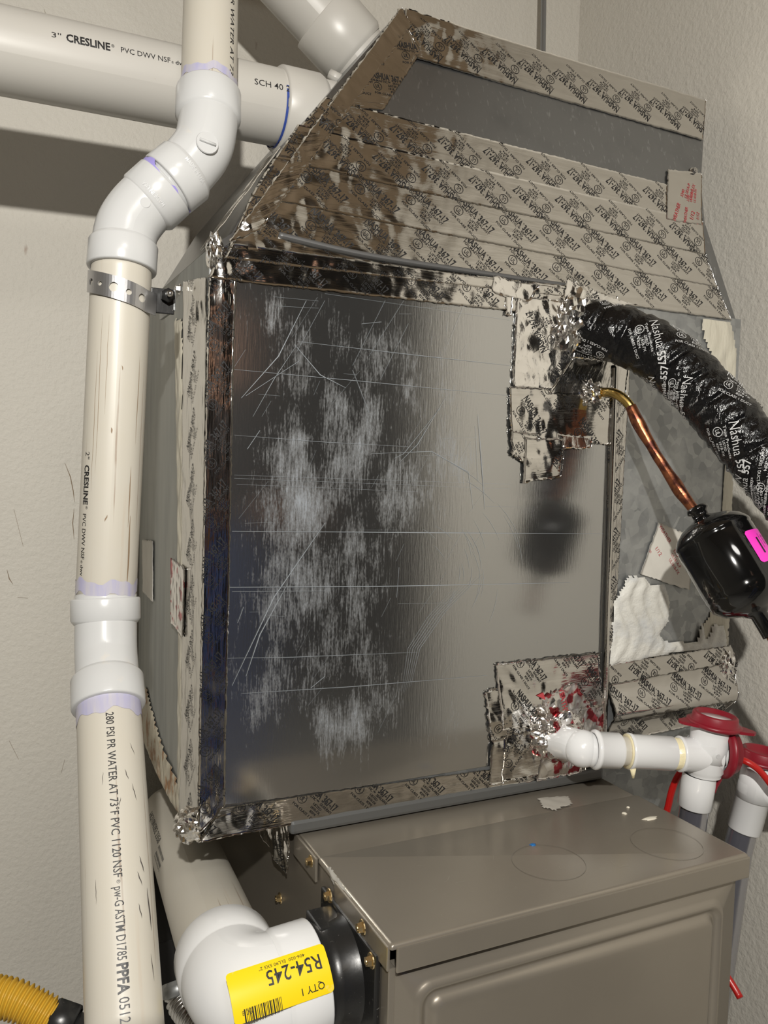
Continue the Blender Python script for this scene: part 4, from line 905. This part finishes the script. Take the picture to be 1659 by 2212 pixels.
# ================================================================== condensate traps
tp = thing('condensate_drain', 'white PVC drain from crumpled foil collar to tee with red caps', 'drain pipe', P(1500, 1780, 1.07))
dp = lambda u, v, d=1.06: P(u, v, d)
q0, q1 = dp(1262, 1618, 1.035), dp(1540, 1632, 1.055); dx = nrm(q1 - q0); up_ = nrm(dp(1540, 1560, 1.055) - dp(1500, 1745, 1.07))
# stub elbow from the plenum
tubepart('elbow', [dp(1205, 1603, 1.085), dp(1232, 1607, 1.06), dp(1256, 1615, 1.045), dp(1290, 1622, 1.042)], lambda s: 0.0212, fitb, tp, nseg=40)
bm = bmesh.new(); bmesh.ops.create_uvsphere(bm, u_segments=32, v_segments=20, radius=.0232, matrix=Matrix.Translation(Vector(dp(1258, 1617, 1.043)))); bmpart('elbow_cheek', bm, fitb, tp, smooth=True)
def dpx(u): t_ = (u - 1262) / (1540 - 1262); return q0 + (q1 - q0) * t_
lathe('hub', dpx(1285), q1, [(-.003, .0205), (-.002, .0240), (0, .0246), (.003, .0240), (.004, .0222), (.030, .0220), (.033, .0195)], fitb, tp)
tubepart('pipe', [dpx(1320), dpx(1400)], .0178, pvc, tp, nseg=32, smooth=False)
lathe('coupling', dpx(1358), q1, [(-.001, .0185), (-.002, .0212), (-.001, .0226), (.002, .0223), (.004, .0212), (.056, .0212), (.058, .0185)], fitb, tp)
lathe('glue_ring', dpx(1356), q1, [(-.0025, .0178), (-.0025, .0215), (-.001, .0215), (-.001, .0178)], glue, tp)
tubepart('pipe', [dpx(1440), dpx(1500)], .0195, glue, tp, nseg=32, smooth=False)
lathe('hub', dpx(1466), q1, [(-.001, .0190), (-.0015, .0212), (0, .0224), (.0025, .0221), (.004, .0212), (.05, .0212)], fitb, tp)
tc = dp(1528, 1628, 1.055)
tt, tb = dp(1541, 1548, 1.055), dp(1513, 1700, 1.062)
tubepart('tee', [tt, dp(1527, 1640, 1.057)], .0245, fitb, tp, nseg=44, smooth=False)
lathe('tee_hub', dp(1528, 1600, 1.056), dp(1518, 1700, 1.060), [(0, .0245), (.036, .0242), (.040, .0212), (.044, .0205)], fitb, tp)
lathe('hub', dp(1500, 1742, 1.066), dp(1512, 1670, 1.061), [(0, .016), (0, .0200), (.001, .0210), (.032, .0210), (.044, .0205)], fitb, tp)
tubepart('clear_pipe', [dp(1503, 1725, 1.066), dp(1490, 1830, 1.075), dp(1484, 2000, 1.09)], .0178, clearg, tp, nseg=32)
lathe('hub', dp(1545, 1626, 1.06), dp(1570, 1622, 1.06), [(0, .022), (.012, .022), (.015, .020)], fitb, tp)
knob(surf(1551, 1634, Tube([tt, tb], .0262, smooth=False)), .003, tp)
tubepart('sealant_drip', [dpx(1353) + A(0, -.012, -.018), dpx(1353) + A(.001, -.012, -.030)], lambda s: .004 - .2 * s, glue, tp, nseg=10, smooth=False)
def cap(par, c, axis, tabs, R_=.034):
    ax_ = nrm(axis); t = lathe('cap', c, A(*c) + ax_, [(-.006, .0255), (-.005, .029), (-.002, R_), (.001, R_), (.002, R_ - .003), (.0025, .0285), (.011, .0275), (.0125, .0255), (.012, .022), (.006, .020), (.005, .001)], red, par, nseg=56, label='red rubber cap')
    for d in tabs:
        d = nrm(A(*d) - (A(*d) @ ax_) * ax_); side = np.cross(ax_, d); v = []
        prof_ = [(.026, .016), (.034, .013), (.042, .009), (.047, .006), (.049, .001)]
        for (x_, w_) in prof_:
            for z_ in (-.003, .0005): v += [A(*c) + d * x_ + side * w_ + ax_ * z_, A(*c) + d * x_ - side * w_ + ax_ * z_]
        f = []
        for k in range(len(prof_) - 1):
            b = 4 * k; f += [(b, b + 1, b + 5, b + 4), (b + 2, b + 6, b + 7, b + 3), (b, b + 4, b + 6, b + 2), (b + 1, b + 3, b + 7, b + 5)]
        b = 4 * (len(prof_) - 1); f.append((b, b + 1, b + 3, b + 2)); part('tab', v, f, red, t, smooth=False)
    return t
rt = M.T @ A(1, 0, 0); vw = M.T @ A(0, 0, 1)
tax = nrm(tt - tb) * 1. 
taxv = nrm(tax - .0 * vw)
cap1 = cap(tp, dp(1543, 1562, 1.053), taxv + A(0, 0, .1), (-rt + A(0, -.2, 0), rt * 1 + A(0, -.6, 0)))
cap2 = cap(tp, dp(1563, 1622, 1.055), nrm(q1 - q0), ())
tubepart('strap', [dp(1566, 1580, 1.05), dp(1571, 1600, 1.045), dp(1568, 1640, 1.05), dp(1556, 1680, 1.055), dp(1545, 1700, 1.06), dp(1541, 1712, 1.06)], .003, red, cap2, nseg=12)
tubepart('strap', [dp(1475, 1660, 1.10), dp(1458, 1690, 1.11), dp(1446, 1730, 1.115), dp(1440, 1790, 1.12), dp(1470, 1930, 1.12), dp(1540, 2060, 1.10), P(1583, 2128, 1.08), P(1599, 2156, 1.07)], .0045, redw, cap1, nseg=14)
tp2 = thing('condensate_drain', 'rightmost white PVC drain tee with red cap, beside the wall', 'drain pipe', P(1600, 1830, 1.0))
w0, w1 = P(1646, 1652, 1.095), P(1624, 1770, 1.10)
wc = P(1634, 1702, 1.097)
tubepart('tee', [w0, wc, P(1630, 1725, 1.098)], .0235, fitb, tp2, nseg=44, smooth=False)
lathe('hub', P(1607, 1793, 1.102), w0, [(0, .016), (0, .0200), (.001, .0210), (.050, .0210), (.051, .0225), (.064, .0230)], fitb, tp2)
tubepart('outlet', [wc, P(1690, 1712, 1.08), P(1750, 1722, 1.07)], .0200, fitb, tp2, nseg=36)
tubepart('clear_pipe', [P(1612, 1765, 1.102), P(1592, 1850, 1.105), P(1570, 2000, 1.12), P(1540, 2200, 1.13)], .0180, clearg, tp2, nseg=32)
cap3 = cap(tp2, P(1646, 1640, 1.095), nrm(w0 - w1) + A(0, 0, .1), (-rt + A(0, -.3, 0),))
tubepart('cord', [P(1590, 1638, 1.06), P(1612, 1645, 1.05), P(1640, 1664, 1.045), P(1672, 1704, 1.04)], .0042, redw, cap3, nseg=12)
# ================================================================== bottom left hoses
yh = thing('gas_connector', 'yellow corrugated gas hose with a black end nut at the bottom left corner', 'hose', P(60, 2190, .75))
yt = Tube([P(-90, 2130, .75), P(-30, 2147, .75), P(30, 2160, .75), P(80, 2183, .75), P(122, 2206, .75)], .0160)
v, f, uv = yt.mesh(36, ns=420, extra=lambda X, G: .0016 * np.sin(X / .0046 * 2 * np.pi)); part('hose', v, f, yhose, yh, uv)
lathe('nut', P(112, 2200, .75), P(175, 2222, .75), [(0, .010), (0, .018), (.002, .0195), (.020, .0195), (.022, .016)], dark, yh, nseg=6)
tubepart('nipple', [P(140, 2210, .75), P(230, 2245, .75)], .0125, dark, yh, nseg=20, smooth=False)
sh = thing('braided_hose', 'corrugated chrome flexible hose below the white elbow', 'hose', P(410, 2190, .92))
bt = Tube([P(385, 2130, .93), P(392, 2165, .92), P(420, 2200, .90), P(470, 2240, .88)], .0150)
v, f, uv = bt.mesh(32, ns=220, extra=lambda X, G: .0016 * np.sin(X / .0050 * 2 * np.pi + G)); part('hose', v, f, chrome, sh, uv)
lathe('ferrule', P(384, 2118, .93), P(392, 2165, .92), [(0, .010), (0, .0175), (.014, .0185), (.016, .015)], galv, sh, nseg=24)

# ================================================================== hanger rod
hd = thing('hanger_rod', 'thin grey steel rod standing against the wall above the plenum', 'rod', P(1171, 130, 1.47))
tubepart('rod', [P(1176, -120, 1.47), P(1170, 330, 1.45)], .0048, rodm, hd, nseg=14, smooth=False)
# ================================================================== photographer (seen only as a dark reflection in the steel)
def figure():
    t = thing('person', 'person in a dark shirt and blue jeans standing behind the lens', 'person', (.58, -.62, FZ))
    def skinned(name, verts, edges, radii, m):
        me = bpy.data.meshes.new(name); me.from_pydata([tuple(A(*p) + EYE - ROOTLOC[t]) for p in verts], edges, []); o = link(name, me, t)
        md = o.modifiers.new('s', 'SKIN'); 
        for i, r_ in enumerate(radii): me.skin_vertices[0].data[i].radius = (r_, r_)
        me.skin_vertices[0].data[0].use_root = True
        ms = o.modifiers.new('u', 'SUBSURF'); ms.levels = 1; ms.render_levels = 1; me.materials.append(m); bpy.context.view_layer.update()
        dg = bpy.context.evaluated_depsgraph_get(); nm2 = bpy.data.meshes.new_from_object(o.evaluated_get(dg)); o.modifiers.clear(); o.data = nm2; nm2.shade_smooth()
        if not nm2.materials: nm2.materials.append(m)
        return o
    cx, cy = .58, -.62
    V = [(cx, cy, -.28), (cx, cy, -.05), (cx, cy, .13), (cx, cy, .22), (cx, cy + .02, .33), (cx, cy + .03, .42),
         (cx - .19, cy, .11), (cx - .25, cy + .10, -.10), (cx - .30, cy + .36, -.02), (cx - .31, cy + .44, -.005),
         (cx + .19, cy, .11), (cx + .25, cy + .05, -.16), (cx + .15, cy + .28, -.16), (cx + .10, cy + .36, -.14),
         (cx - .09, cy, -.36), (cx - .10, cy + .02, -.80), (cx - .11, cy, -1.22), (cx - .11, cy + .12, -1.27),
         (cx + .09, cy, -.36), (cx + .10, cy + .02, -.80), (cx + .11, cy, -1.22), (cx + .11, cy + .12, -1.27)]
    E = [(0, 1), (1, 2), (2, 3), (3, 4), (4, 5), (2, 6), (6, 7), (7, 8), (8, 9), (2, 10), (10, 11), (11, 12), (12, 13), (0, 14), (14, 15), (15, 16), (16, 17), (0, 18), (18, 19), (19, 20), (20, 21)]
    Rr = [.15, .15, .14, .06, .10, .07, .065, .05, .04, .035, .065, .05, .04, .035, .09, .06, .045, .04, .09, .06, .045, .04]
    b = skinned('body', V, E, Rr, skin)
    b.data.materials.append(cloth); b.data.materials.append(jean)
    for p in b.data.polygons:
        z = (p.center[2] + ROOTLOC[t][2]) - EYE[2]
        p.material_index = 2 if (z < -.22) else (1 if z < .2 and not (p.center[1] > .30) else 0)
figure()
